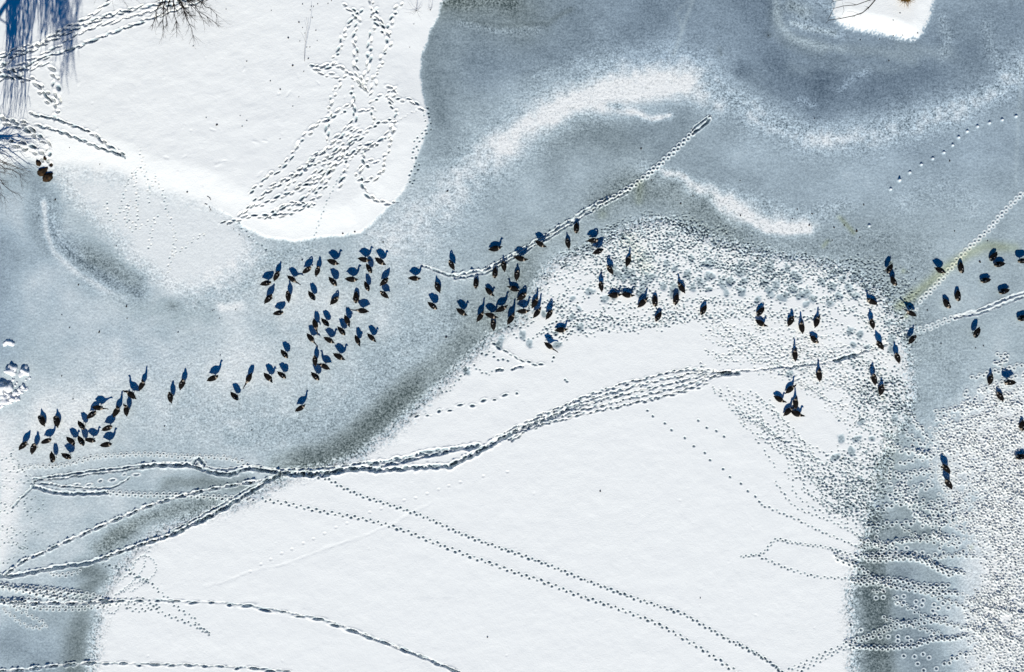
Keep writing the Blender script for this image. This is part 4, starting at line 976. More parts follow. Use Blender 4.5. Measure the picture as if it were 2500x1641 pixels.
def goose_mesh(pose):
    sit = pose in 'RA'
    dz = -0.19 if sit else 0.0
    B_ = [(-.41, 0, .325), (-.34, 0, .335), (-.24, 0, .345), (-.10, 0, .345), (.05, 0, .335), (.16, 0, .345), (.235, 0, .375)]
    Rb = [(.016, .009), (.046, .022), (.100, .070), (.152, .120), (.162, .132), (.132, .118), (.080, .084)]
    if sit: Rb = [(a * 1.06, b * 1.04) for a, b in Rb]
    if pose in 'SA':
        hz = -.03 if pose == 'A' else 0.0
        N = [(.270, 0, .42), (.290, .0, .47), (.295, .0, .52 + hz), (.300, .01, .57 + hz), (.328, .015, .608 + hz), (.37, .02, .608 + hz), (.408, .025, .598 + hz), (.45, .03, .588 + hz)]
        Rn = [(.078, .070), (.064, .060), (.056, .054), (.051, .050), (.053, .052), (.042, .042), (.024, .020), (.013, .009)]
    elif pose in 'TR':      # head laid back over the shoulders
        N = [(.265, .01, .43), (.245, .03, .49), (.19, .045, .515), (.12, .045, .515), (.065, .03, .51), (.02, .01, .495), (-.02, -.01, .48), (-.06, -.03, .465)]
        Rn = [(.058, .055), (.044, .044), (.038, .036), (.036, .034), (.040, .038), (.034, .032), (.018, .016), (.010, .006)]
    elif pose == 'F':
        N = [(.30, 0, .395), (.38, .01, .425), (.46, .02, .455), (.53, .02, .48), (.585, .02, .495), (.63, .02, .49), (.67, .02, .48), (.715, .02, .47)]
        Rn = [(.056, .055), (.042, .040), (.035, .034), (.033, .032), (.038, .038), (.033, .033), (.018, .016), (.010, .006)]
    else:
        N = [(.30, 0, .345), (.375, .01, .29), (.445, .02, .225), (.50, .025, .165), (.545, .03, .12), (.575, .03, .085), (.60, .03, .055), (.62, .03, .022)]
        Rn = [(.056, .055), (.042, .040), (.035, .034), (.033, .032), (.038, .038), (.033, .033), (.018, .016), (.010, .006)]
    path = [(x, y, z + dz) for x, y, z in B_ + N]; rad = Rb + Rn
    acc = ([], [])
    add_geo(acc, loft(path, rad, 16))
    for s in (-1, 1):       # folded wings, their tips crossing over the tail
        add_geo(acc, ellipsoid((-.085, s * .088, .385 + dz), (.225, .058, .078), R(4), s * R(10), 14, 10))
        add_geo(acc, ellipsoid((-.27, s * .022, .380 + dz), (.125, .024, .018), R(3), s * R(9), 10, 6))
        if not sit: add_geo(acc, ellipsoid((.0, s * .07, .25), (.05, .035, .07), 0, 0, 8, 6))
    me = bpy.data.meshes.new('goose_raw')
    me.from_pydata(acc[0], [], acc[1])
    tmp = bpy.data.objects.new('goose_raw', me); col.objects.link(tmp)
    rm = tmp.modifiers.new('m', 'REMESH'); rm.mode = 'VOXEL'; rm.voxel_size = 0.0125
    sm = tmp.modifiers.new('s', 'SMOOTH'); sm.iterations = 2; sm.factor = 0.4
    dg = bpy.context.evaluated_depsgraph_get()
    body = bpy.data.meshes.new_from_object(tmp.evaluated_get(dg))
    bpy.data.objects.remove(tmp); bpy.data.meshes.remove(me)
    bm = bmesh.new(); bm.from_mesh(body)
    nb = len(bm.verts)
    if not sit:             # legs and webbed feet
        for s, fx in ((-1, .0), (1, .03)):
            for V, F in (tube([(-.01, s * .07, .26), (fx - .015, s * .068, .12), (fx + .005, s * .066, .015)], [.022, .013, .012], 6),
                         ([Vector((fx - .02, s * .066, .012)), Vector((fx + .085, s * .066 - .04, .003)), Vector((fx + .10, s * .066, .003)), Vector((fx + .085, s * .066 + .04, .003)), Vector((fx, s * .066, .03))], [(0, 1, 4), (1, 2, 4), (2, 3, 4), (3, 0, 4), (0, 3, 2, 1)])):
                vv = [bm.verts.new(v) for v in V]
                for f in F: bm.faces.new([vv[i] for i in f])
    bm.to_mesh(body); bm.free()
    body.name = 'goose_body'
    co = np.empty(len(body.vertices) * 3, np.float32); body.vertices.foreach_get('co', co); co = co.reshape(-1, 3)
    # which station of the spine each point belongs to
    PP = np.array(path); best = np.full(len(co), 9.0); tt = np.zeros(len(co))
    for i in range(len(PP) - 1):
        for f in (0, .25, .5, .75):
            p = PP[i] * (1 - f) + PP[i + 1] * f
            rr = max(rad[i][0] * (1 - f) + rad[i + 1][0] * f, .02)
            d = np.linalg.norm(co - p, axis=1) / rr
            m = d < best; best[m] = d[m]; tt[m] = i + f
    n = len(co)
    c = np.tile(np.array([.0045, .0034, .0026]), (n, 1))                 # brown back and wings
    zc = .34 + dz
    flank = (co[:, 2] < zc + .02) & (tt < 6.3)
    c[flank] = (.040, .021, .010)
    belly = (co[:, 2] < zc - .055) & (tt < 5)
    c[belly] = (.16, .12, .08)
    breast = (tt >= 5.0) & (tt < 7.0) & (co[:, 2] < .45 + dz) & (co[:, 0] > .15)
    c[breast] = (.30, .25, .19)
    rump = (tt < 1.9) & (tt >= 1.2) & (co[:, 2] > zc) & (np.abs(co[:, 1]) > .045)
    c[rump] = (.45, .42, .38)
    c[(tt < 1.2)] = (.004, .004, .004)
    c[(tt < 2.2) & (co[:, 2] < zc - .01)] = (.50, .47, .42)
    neck = tt >= 7.3
    c[neck] = (.004, .004, .004)
    hx = np.array(path[11])
    cheek = (np.linalg.norm(co - (hx + np.array([-.004, 0, -.012])), axis=1) < .047) & (np.abs(co[:, 1] - hx[1]) > .018) & (tt >= 10.3) & (tt < 12)
    c[cheek] = (.55, .53, .50)
    idx = np.arange(n) >= nb
    c[idx] = (.02, .018, .016)
    at = body.attributes.new('plumage', 'FLOAT_COLOR', 'POINT')
    at.data.foreach_set('color', np.concatenate([c, np.ones((n, 1))], 1).astype(np.float32).ravel())
    body.polygons.foreach_set('use_smooth', [True] * len(body.polygons))
    body.materials.clear(); body.materials.append(M_GOOSE)
    return body
GOOSE = {p: goose_mesh(p) for p in 'STFGRA'}

# photo position of each bird's back, the way it faces (degrees, 0 = picture right, 90 = picture up), pose
ZA = lambda x, y: (x / 4.76, 900 + y / 4.76)
ZB = lambda x, y: (500 + x / 4.76, 550 + y / 4.76)
ZC = lambda x, y: (500 + x / 4.76, 750 + y / 4.76)
ZD = lambda x, y: (960 + x / 4.76, 500 + y / 4.76)
ZE = lambda x, y: (1300 + x / 4.76, 500 + y / 4.76)
ZF = lambda x, y: (1700 + x / 4.76, 640 + y / 4.76)
ZH = lambda x, y: (2000 + x / 4.76, 560 + y / 4.76)
ZG = lambda x, y: (2000 + x / 4.76, 860 + y / 4.76)
ZI = lambda x, y: (1700 + x / 4.76, 860 + y / 4.76)
ZS = lambda x, y: (1000 + x / 3.396, 700 + y / 3.396)
FLOCKS = [
 ('at left end of the lower flock', [(ZA, 490, 610, 110, 'R'), (ZA, 660, 620, 100, 'R'), (ZA, 260, 900, 50, 'T'), (ZA, 385, 935, 78, 'T'), (ZA, 530, 845, 18, 'S'), (ZA, 605, 1025, -75, 'T'), (ZA, 765, 1015, -25, 'T')]),
 ('at right end of the lower flock', [(ZA, 940, 655, -50, 'T'), (ZA, 1240, 695, 22, 'T'), (ZA, 815, 835, -38, 'S'), (ZA, 940, 835, -62, 'T'), (ZA, 1040, 830, -8, 'S'), (ZA, 1225, 885, 8, 'S')]),
 ('in the string above the lower flock', [(ZA, 1130, 455, -5, 'F'), (ZA, 1060, 540, 38, 'T'), (ZA, 1345, 510, 62, 'S'), (ZA, 1468, 495, 92, 'S'), (ZA, 1530, 310, 135, 'S'), (ZA, 1640, 205, 62, 'S')]),
 ('in the loose row between both flocks', [(ZA, 2110, 190, 72, 'T'), (ZA, 1980, 340, 98, 'T'), (ZC, 85, 830, 22, 'S'), (ZC, 515, 820, -115, 'F'), (ZC, 340, 1030, -48, 'T'), (ZC, 730, 810, -45, 'S'), (ZC, 890, 785, -38, 'T'), (ZC, 1100, 1180, 30, 'S')]),
 ('in top row of the big flock', [(ZB, 1480, 425, -22, 'S'), (ZB, 1840, 397, -10, 'S'), (ZB, 2030, 415, -38, 'S'), (ZB, 1905, 498, -62, 'T')]),
 ('in second row of the big flock', [(ZB, 705, 675, 8, 'T'), (ZB, 828, 595, 68, 'T'), (ZB, 1005, 620, -32, 'F'), (ZB, 1180, 525, 35, 'T'), (ZB, 1305, 540, 75, 'T')]),
 ('beneath the top row of the big flock', [(ZB, 1485, 650, -50, 'T'), (ZB, 1695, 628, -4, 'S'), (ZB, 1880, 705, -65, 'T'), (ZB, 2080, 660, 45, 'T')]),
 ('across the middle of the big flock', [(ZB, 2090, 810, 138, 'T'), (ZB, 735, 860, 50, 'T'), (ZB, 970, 835, 92, 'T'), (ZB, 1240, 815, -56, 'T'), (ZB, 1500, 880, 40, 'R'), (ZB, 1757, 835, -90, 'R'), (ZB, 848, 1020, 14, 'T'), (ZB, 1840, 995, 172, 'F')]),
 ('in lower part of the big flock', [(ZB, 1280, 1145, -75, 'F'), (ZB, 1225, 1305, -54, 'F'), (ZB, 1395, 1125, -42, 'T'), (ZB, 1650, 1100, -62, 'S'), (ZB, 1585, 1225, -48, 'T'), (ZB, 1435, 1330, -27, 'S'), (ZB, 1930, 1300, -46, 'S'), (ZB, 1770, 1330, -66, 'S')]),
 ('at the foot of the big flock', [(ZC, 920, 540, -52, 'T'), (ZC, 1280, 630, 93, 'T'), (ZC, 1400, 695, 150, 'S'), (ZC, 1550, 570, -30, 'S'), (ZC, 1280, 800, -45, 'T')]),
 ('where the ploughed ice trail begins', [(ZD, 235, 855, -3, 'S'), (ZD, 520, 965, 112, 'R'), (ZD, 682, 705, 122, 'T'), (ZD, 452, 1170, -34, 'T'), (ZD, 785, 1240, -32, 'S')]),
 ('close beneath the ploughed ice trail', [(ZD, 1173, 512, 10, 'A'), (ZD, 1470, 623, -12, 'S'), (ZD, 1700, 450, -36, 'S'), (ZD, 962, 905, -90, 'R'), (ZD, 1183, 785, -92, 'R'), (ZD, 1287, 720, 102, 'R'), (ZD, 1437, 825, 83, 'R'), (ZD, 2130, 265, -92, 'R'), (ZD, 2032, 455, 102, 'R')]),
 ('in the dense knot on ice', [(ZD, 1110, 1005, -48, 'A'), (ZD, 1410, 980, 158, 'A'), (ZD, 1490, 1070, 35, 'R'), (ZD, 1005, 1310, 58, 'S'), (ZD, 1125, 1285, -20, 'S'), (ZD, 1248, 1215, 22, 'S'), (ZD, 1163, 1405, 100, 'R'), (ZD, 1498, 1238, 0, 'S'), (ZD, 1362, 1335, 56, 'S')]),
 ('on white snow beside the dense knot', [(ZD, 1640, 1150, 58, 'A'), (ZD, 1665, 1265, 50, 'S'), (ZD, 1808, 1280, 60, 'T'), (ZD, 1938, 1455, 6, 'A'), (ZS, 1150, 487, -34, 'F')]),
 ('in trampled snow under the ploughed trail', [(ZE, 695, 415, 6, 'T'), (ZE, 755, 545, 25, 'T'), (ZE, 905, 762, 120, 'T'), (ZE, 1108, 665, 72, 'A'), (ZE, 798, 955, 95, 'T')]),
 ('along the top of white field', [(ZE, 940, 1052, 6, 'A'), (ZE, 1090, 1048, -10, 'A'), (ZE, 1268, 1148, 48, 'A'), (ZE, 1422, 1115, -90, 'R'), (ZE, 1735, 975, 122, 'A'), (ZE, 1668, 1095, -100, 'R'), (ZE, 1463, 1295, -122, 'R'), (ZE, 1988, 1218, -122, 'R')]),
 ('above the thin trail on white field', [(ZF, 745, 570, -130, 'R'), (ZF, 735, 705, -35, 'A'), (ZF, 1090, 690, 62, 'R'), (ZF, 1222, 768, 102, 'A'), (ZF, 1392, 705, 70, 'A'), (ZF, 1360, 895, -42, 'R'), (ZF, 1143, 1090, 92, 'A'), (ZF, 1424, 1325, 95, 'A')]),
 ('in the cluster below the thin trail', [(ZF, 1078, 1485, 45, 'A'), (ZI, 950, 540, -25, 'A'), (ZI, 1150, 602, 92, 'A'), (ZI, 1055, 695, 46, 'A'), (ZI, 1150, 708, -20, 'A')]),
 ('along the right-hand snow edge', [(ZF, 2250, 70, -122, 'T'), (ZF, 2290, 215, -65, 'T'), (ZF, 2045, 465, 155, 'A'), (ZF, 2042, 722, 98, 'T'), (ZF, 2135, 970, 128, 'T'), (ZF, 2335, 1118, 105, 'T'), (ZF, 2062, 1368, 100, 'T'), (ZG, 715, 443, 78, 'R'), (ZH, 1080, 980, 155, 'F'), (ZH, 1078, 1285, 58, 'T')]),
 ('between the two right-hand ice trails', [(ZH, 1400, 472, -28, 'T'), (ZH, 1648, 440, -80, 'R'), (ZH, 2030, 313, -125, 'R'), (ZH, 2100, 405, 188, 'R'), (ZH, 2375, 365, 182, 'T'), (ZH, 1940, 592, 185, 'R'), (ZH, 2155, 718, 198, 'R'), (ZH, 1612, 765, -85, 'R'), (ZH, 1478, 857, -62, 'R'), (ZH, 1835, 1195, -115, 'T'), (ZH, 2375, 1030, 190, 'R')]),
 ('among ring prints on right', [(ZG, 1990, 325, 78, 'R'), (ZG, 2220, 352, 180, 'T'), (ZG, 2105, 518, 120, 'R'), (ZG, 2360, 845, -100, 'R'), (ZG, 2350, 1215, 190, 'R'), (ZG, 1480, 1358, 128, 'T'), (ZG, 1505, 1535, 122, 'T')]),
]
ORD = ['leftmost'] + [w + ' from left' for w in 'second third fourth fifth sixth seventh eighth ninth tenth eleventh twelfth thirteenth fourteenth fifteenth sixteenth seventeenth eighteenth nineteenth twentieth twenty-first twenty-second twenty-third twenty-fourth twenty-fifth twenty-sixth twenty-seventh twenty-eighth twenty-ninth thirtieth'.split()]
WORDS = {'S': 'standing goose, neck raised', 'T': 'standing goose, head drawn in', 'F': 'goose stretching its neck', 'G': 'goose lowering its head', 'R': 'resting dark goose', 'A': 'sitting goose, head up'}
for place, birds in FLOCKS:
    birds = sorted(((fn(x, y), a, p) for fn, x, y, a, p in birds), key=lambda b: b[0][0])
    for i, ((px, py), ang, pose) in enumerate(birds):
        hb = 0.16 if pose in 'RA' else 0.36
        gx_, gy_ = G(px, py)
        k = (CAM_H - hb) / CAM_H
        a = R(ang + random.uniform(-4, 4))
        x, y = gx_ * k + math.cos(a) * .06, gy_ * k + math.sin(a) * .06
        o = bpy.data.objects.new('goose', GOOSE[pose])
        s = random.uniform(0.97, 1.08)
        if pose == 'T' and random.random() < .5: o.scale = (s, -s, s)
        else: o.scale = (s, s * random.uniform(.95, 1.05), s)
        o.location = (x, y, height_max(x, y) - 0.012)
        o.rotation_euler = (0, 0, a)
        link(o)
        nth = 'rightmost' if i == len(birds) - 1 and i > 1 else ORD[i]
        tag(o, f'{WORDS[pose]}, {nth} {place}', 'goose', 'geese on the frozen river ' + place)

# ------------------------------------------------------------------ trees and twigs
def AT(px, py, h):
    """a point h metres above the ground that the photograph shows at this pixel"""
    x, y = G(px, py); k = (CAM_H - h) / CAM_H
    return Vector((x * k, y * k, h))

def grow(acc, p, d, length, r, level, wig=0.25, droop=0.0, kids=5, taper=0.25, seg=4, spread=0.7):
    n = 7
    pts = [p.copy()]; rs = [r]
    dd = d.normalized()
    for i in range(n):
        dd = (dd + Vector((random.gauss(0, wig), random.gauss(0, wig), random.gauss(0, wig * .6) - droop)) * .35).normalized()
        pts.append(pts[-1] + dd * length / n); rs.append(r * (1 - (1 - taper) * (i + 1) / n))
    add_geo(acc, tube(pts, rs, seg))
    if level > 0:
        for k in range(kids):
            i = random.randint(1, n - 1)
            base = (pts[i] - pts[i - 1]).normalized()
            ax = Vector((random.gauss(0, 1), random.gauss(0, 1), random.gauss(0, .5))).normalized()
            nd = (base + ax * spread).normalized()
            grow(acc, pts[i], nd, length * random.uniform(.25, .5), rs[i] * .6, level - 1, wig * 1.2, droop, max(kids - 1, 2), taper, 3, spread)

def obj_from(acc, name, mat, parent=None, smooth=True):
    return mesh_obj(name, [tuple(v) for v in acc[0]], acc[1], mat, parent, smooth)

# bare tree leaning in over the bank from beyond the top edge
A1h = lambda x, y, h: AT(x / 3.396, y / 3.396, h)
def bare_tree(name, label, base, hub, tips, mat, r0, rl, kids, tname='branch', group=None, level=2, wig=.3):
    t = empty(name, tuple(base)); tag(t, label, 'tree', group)
    off = Vector(base)
    acc = ([], [])
    mid_ = (base + hub) / 2 + Vector((random.uniform(-.2, .2), random.uniform(-.2, .2), 0))
    add_geo(acc, tube([base - off - Vector((0, 0, .2)), mid_ - off, hub - off], [r0, r0 * .75, r0 * .5], 8))
    obj_from(acc, 'trunk', mat, t)
    for tip in tips:
        tip = Vector(tip)
        acc = ([], [])
        n = 9; pts = []; rs = []
        side = Vector((random.gauss(0, .12), random.gauss(0, .12), random.uniform(.1, .35)))
        L = (tip - hub).length
        for i in range(n + 1):
            f = i / n
            q = hub.lerp(tip, f) + side * L * .35 * math.sin(math.pi * f) + Vector((random.gauss(0, .012), random.gauss(0, .012), random.gauss(0, .012))) * L
            pts.append(q - off); rs.append(rl * (1 - .82 * f))
        add_geo(acc, tube(pts, rs, 5))
        for k in range(kids):
            i = random.randint(3, n - 1)
            base_d = (pts[i + 1] - pts[i - 1]).normalized()
            ax = Vector((random.gauss(0, 1), random.gauss(0, 1), random.gauss(0, .35))).normalized()
            grow(acc, pts[i], (base_d + ax * .65), L * random.uniform(.10, .26), rs[i] * .6, level - 1, wig, 0.0, 4, .3, 3)
        obj_from(acc, tname, mat, t)
    return t
base = AT(415, -95, 0.3); hub = AT(418, -35, 3.2)
tips = [A1h(*p) for p in [(1815, 225, 3.6), (1730, 225, 3.0), (1605, 345, 3.3), (1465, 310, 2.9), (1350, 322, 3.2), (1255, 245, 3.6), (1830, 150, 4.0), (1700, 30, 4.2), (1560, 150, 3.8), (1385, 230, 3.9), (1640, 190, 3.4)]]
bare_tree('bare_tree', 'leafless dark tree reaching twigs over the boot tracks on the bank', base, hub, tips, M_BARK, .10, .046, 20)
base = AT(275, -100, 0.3); hub = AT(280, -40, 2.5)
tips = [A1h(*p) for p in [(945, 95, 2.6), (1075, 85, 2.4), (775, 30, 2.8), (880, 40, 2.6), (1190, 45, 2.9), (1020, 20, 3.0)]]
bare_tree('bare_tree', 'small leafless tree with only its fine twig tips over the bank', base, hub, tips, M_BARK, .06, .016, 6)
base = AT(-95, 320, 0.3); hub = AT(-75, 370, 0.9)
A3h = lambda x, y, h: AT(x / 3.396, 380 + y / 3.396, h)
tips = [A3h(*p) for p in [(285, 165, 1.7), (240, 225, 1.6), (215, 110, 1.9), (105, 290, 1.8), (85, 410, 1.6), (35, 395, 1.7), (135, 90, 2.0), (60, 60, 2.2), (150, 180, 2.0), (60, 230, 2.1), (190, 360, 1.5), (20, 300, 2.3)]]
bare_tree('bare_shrub', 'reddish leafless shrub arching over the shore beside the brown rocks', base, hub, tips, M_REDTWIG, .05, .036, 12)
# tree on the island
W4h = lambda x, y, h: AT(1800 + x / 3.396, y / 3.396, h)
base = AT(2190, -110, 0.3); hub = AT(2150, -60, 3.4)
t = empty('bare_tree', tuple(base)); tag(t, 'leafless tree stretching a forked branch over the small snowy island', 'tree')
acc = ([], []); add_geo(acc, tube([Vector((0, 0, -.2)), (hub - base) * .5 + Vector((.1, 0, .2)), hub - base], [.14, .11, .08], 8)); obj_from(acc, 'trunk', M_BARK, t)
for line, r in ([(1330, -160, 3.4), (1150, -8, 3.3), (1092, 60, 3.2), (1040, 105, 3.1), (970, 130, 3.1), (860, 153, 3.0), (755, 168, 3.0)], .042), ([(1330, -160, 3.4), (1100, 0, 3.5), (990, 40, 3.4), (880, 50, 3.4), (800, 70, 3.3), (775, 120, 3.2), (750, 160, 3.2)], .026), ([(1290, -140, 3.4), (1060, -30, 3.6), (900, -5, 3.5), (800, 12, 3.5), (768, 30, 3.5)], .020), ([(880, 55, 3.4), (885, 90, 3.3), (868, 122, 3.2)], .010), ([(800, 68, 3.3), (735, 82, 3.2)], .010), ([(985, 40, 3.4), (940, 25, 3.6), (890, 22, 3.7)], .010), ([(1092, 62, 3.2), (1086, 80, 3.2)], .012), ([(975, 130, 3.1), (968, 148, 3.1)], .012), ([(1010, 118, 3.1), (960, 98, 3.3), (910, 96, 3.4)], .008), ([(862, 153, 3.0), (830, 140, 3.1)], .012):
    acc = ([], [])
    P = [W4h(*p) - base for p in line]
    add_geo(acc, tube(P, [r * (1 - .7 * i / len(P)) for i in range(len(P))], 5))
    if r > .015:
        for k in range(7):
            i = random.randint(1, len(P) - 1)
            grow(acc, P[i], (P[i] - P[i - 1]).normalized() + Vector((random.gauss(0, .6), random.gauss(0, .6), random.gauss(0, .3))), .28, r * .3, 0, .4)
    obj_from(acc, 'branch', M_BARK, t)

# the weeping willow that stands left of the river and throws the blue shadow on the bank
HS = 1.0 / math.tan(R(SUN_EL)); SX = HS * math.sin(R(SUN_AZ)); SY = HS * math.cos(R(SUN_AZ))
wb = Vector((-36.5, 7.5, -.05))
wt = empty('weeping_willow', tuple(wb)); tag(wt, 'tall leafless weeping willow left of the bank casting its blue shadow', 'tree')
acc = ([], []); add_geo(acc, tube([Vector((0, 0, -.3)), Vector((.1, .1, 3)), Vector((-.1, .2, 7)), Vector((.2, .1, 10))], [.5, .38, .32, .24], 10)); obj_from(acc, 'trunk', M_WILLOW, wt)
def from_shadow(sx, sy, h):
    """where something h metres up must be for its shadow to fall at this photo position of the bank"""
    x, y = G(sx, sy)
    return Vector((x - SX * (h - .35), y - SY * (h - .35), h))
def hmin(gx): return max(CAM_H * (1 - abs(gx) / 31.25), 0.5)
strands = []
def strand_set(n, fx, lo, hi):
    for _ in range(n):
        sx = fx() / 3.396; sy = random.uniform(lo, hi) / 3.396
        h1 = hmin((sx - 1250) / PPM + .7) + 1.0 + random.uniform(0, .5)
        strands.append((from_shadow(sx, sy, h1), sx))
strand_set(30, lambda: random.gauss(118, 32), 300, 450)
strand_set(16, lambda: random.uniform(40, 235), 820, 1010)
strand_set(14, lambda: random.gauss(150, 40), 700, 900)
strand_set(14, lambda: random.uniform(230, 400), 240, 420)
strand_set(26, lambda: random.gauss(475, 52), 130, 340)
strand_set(22, lambda: random.gauss(555, 48), 380, 700)
strand_set(8, lambda: random.uniform(30, 600), 60, 250)
acc = ([], []); tops = []
for p, sx in strands:
    htop = random.uniform(max(p.z + 3.0, 11.0), max(p.z + 4, 12.5))
    n = 12; pts = []; sway = random.uniform(-1.1, .5); sw2 = random.uniform(-.6, .6)
    for i in range(n + 1):
        f = i / n
        x = p.x + sway * f * f + .09 * math.sin(f * 8 + sx); y = p.y + sw2 * f * f
        pts.append(Vector((x, y, p.z + (htop - p.z) * f)) - wb)
    r = random.uniform(.022, .044)
    add_geo(acc, tube(pts, [r * (.35 + .65 * min(1, 2 * i / n)) for i in range(n + 1)], 3))
    for k in range(4):
        i = random.randint(0, n - 1)
        q = pts[i]
        e = q + Vector((random.uniform(-.3, .3), random.uniform(-.25, .25), -random.uniform(.5, 1.3)))
        m_ = q.lerp(e, .35) + Vector((random.uniform(-.1, .1), random.uniform(-.1, .1), .1))
        add_geo(acc, tube([q, m_, e], [r * .5, r * .45, r * .25], 3))
    tops.append(pts[-1])
hw = obj_from(acc, 'hanging_twigs', M_WILLOW, wt); hw['kind'] = 'stuff'
crown = Vector((.2, .1, 10))
ordered = sorted(tops, key=lambda v: (round(v.y / 2.0), v.x))
step = 9
for k in range(0, len(ordered), step):
    grp = ordered[k:k + step]
    c_ = sum(grp, Vector()) / len(grp)
    acc = ([], [])
    hub_ = c_ + Vector((0, 0, .5))
    add_geo(acc, tube([crown, crown.lerp(hub_, .5) + Vector((0, 0, 1.2)), hub_], [.13, .09, .05], 6))
    for q in grp:
        add_geo(acc, tube([hub_, hub_.lerp(q, .5) + Vector((0, 0, .3)), q], [.035, .025, .018], 4))
    obj_from(acc, 'limb', M_WILLOW, wt)
acc = ([], [])
La = from_shadow(-30, 92, 8.0) - wb; Lb = from_shadow(0, 50, 8.3) - wb; Lc = from_shadow(18, 22, 8.5) - wb; Ld = from_shadow(46, -6, 9.0) - wb; Le = from_shadow(90, -50, 10.0) - wb
add_geo(acc, tube([Vector((-.1, .2, 6.5)), La, Lb, Lc, Ld, Le], [.2, .15, .135, .12, .10, .07], 8))
for q in ((Lb, from_shadow(40, 120, 6.5)), (Lc, from_shadow(34, 100, 6.8)), (Lc, from_shadow(60, 30, 8.0)), (Ld, from_shadow(70, 40, 8.5))):
    e = q[1] - wb
    add_geo(acc, tube([q[0], q[0].lerp(e, .5) + Vector((.15, 0, .3)), e], [.05, .04, .02], 5))
obj_from(acc, 'limb', M_WILLOW, wt)

# ------------------------------------------------------------------ rocks, snow chunks, reeds, stalks
def lump(r, squash, seed, sub=3, rough=.28):
    bm = bmesh.new(); bmesh.ops.create_icosphere(bm, subdivisions=sub, radius=1.0)
    for v in bm.verts:
        n = mnoise.noise(v.co * 1.3 + Vector((seed, 0, 0))) * rough * 1.6 + mnoise.noise(v.co * 3.4 + Vector((0, seed, 0))) * rough * .7
        v.co = v.co * (1 + n)
        v.co = Vector((v.co.x * r * squash[0], v.co.y * r * squash[1], max(v.co.z, -.45) * r * squash[2]))
    me = bpy.data.meshes.new('lump'); bm.to_mesh(me); bm.free()
    me.polygons.foreach_set('use_smooth', [True] * len(me.polygons))
    return me
def put(name, me, px, py, mat, label, cat, group=None, dz=0.0, rz=None, smooth=True):
    me.materials.clear(); me.materials.append(mat); me.name = name
    o = bpy.data.objects.new(name, me)
    x, y = G(px, py)
    o.location = (x, y, height_at(x, y) + dz); o.rotation_euler = (0, 0, random.uniform(0, 6) if rz is None else rz)
    link(o); tag(o, label, cat, group)
    return o
ROCK = 'brown rocks where the bank meets the ice'
for (x, y, r, lab) in ((400, 178, .30, 'largest brown rock, bare, at the lower end of the shore rocks'), (350, 140, .27, 'dark brown rock just above the largest shore rock'), (378, 118, .15, 'small rock wedged behind the two big shore rocks'), (323, 62, .17, 'dark low stone in the bank snow left of the boot prints'), (417, 85, .13, 'small grey stone between the boot prints and the shore rocks'), (380, 27, .11, 'small round stone uppermost in the line of boot prints')):
    p = A3([(x, y)])[0]
    put('rock', lump(r, (1.1, .85, .6), x * .13, 3), p[0], p[1], M_ROCK, lab, 'rock', ROCK, r * .12)
CH = [(140, 30, 50), (285, 40, 52), (28, 225, 70), (95, 235, 46), (75, 290, 34), (175, 285, 26), (150, 355, 34), (205, 350, 26), (60, 352, 48), (270, 212, 24), (235, 252, 24), (115, 322, 26), (12, 432, 26), (95, 385, 30), (302, 240, 22), (20, 330, 30), (215, 290, 18), (150, 135, 14), (195, 165, 12), (348, 110, 12), (180, 195, 12), (250, 275, 16), (130, 395, 14), (300, 132, 10)]
pos_words = {0: 'large flat-topped snow block, uppermost of the chunks by the left edge', 1: 'square snow block right of the uppermost chunk', 2: 'broad snow slab against the left edge, largest of the chunks'}
for i, (x, y, r) in enumerate(CH):
    rank = sorted((c for c in CH[3:] if (c[2] >= 22) == (r >= 22)), key=lambda c: c[1]).index((x, y, r)) if i > 2 else 0
    nth = ORD[rank].replace('from left', 'from top').replace('leftmost', 'topmost')
    lab = pos_words.get(i, ('knobbly snow lump, %s of the heap at the left edge' if r >= 22 else 'small snow crumb, %s beside the chunk heap') % nth)
    o = put('snow_chunk', lump(r / 4.76 / PPM * 1.05, (1.05, .95, .55), i * 2.7, 3, .6), x / 4.76, 900 + y / 4.76, M_SNOWLUMP, lab, 'snow chunk', ('snow chunks' if i < 3 else 'lumps of the snow heap' if r >= 22 else 'snow crumbs') + ' at the left edge', r / 4.76 / PPM * .25)
# stubble of snow chunks further up the left edge (y 830-870)
for i, (x, y, r) in enumerate([(80, 1550, 30), (45, 1560, 22), (110, 1565, 16)]):
    put('snow_chunk', lump(r / 3.396 / PPM, (1.2, .8, .4), 50 + i * 3.1, 3, .34), x / 3.396, 380 + y / 3.396, M_SNOWLUMP, ('low snow lump, %s of three above the chunk heap' % ('middle', 'left', 'right')[i]), 'snow chunk', 'lone low lumps above the chunk heap', .03)

rc = empty('reed_clump', (*G(2204, 3), height_at(*G(2204, 3)))); tag(rc, 'golden brown clump of dry reeds on the snowy island', 'reeds')
acc = ([], [])
for k in range(150):
    a = random.uniform(0, 6.28); r = random.uniform(0, .2)
    b0 = Vector((r * math.cos(a) * 1.5, r * math.sin(a), -.05)); lean = Vector((random.gauss(0, .16), random.gauss(-.10, .14), 0))
    h = random.uniform(.3, .7)
    add_geo(acc, tube([b0, b0 + lean * .5 + Vector((0, 0, h * .6)), b0 + lean * 1.5 + Vector((0, 0, h))], [.016, .013, .005], 3))
b_ = obj_from(acc, 'dry_leaves', M_GOLD, rc); b_['kind'] = 'stuff'
obj_from(loft([(-.2, 0, -.02), (-.1, 0, .10), (.05, 0, .12), (.2, .02, -.02)], [(.05, .04), (.14, .09), (.12, .08), (.04, .04)], 8), 'root_mound', M_GOLD, rc)

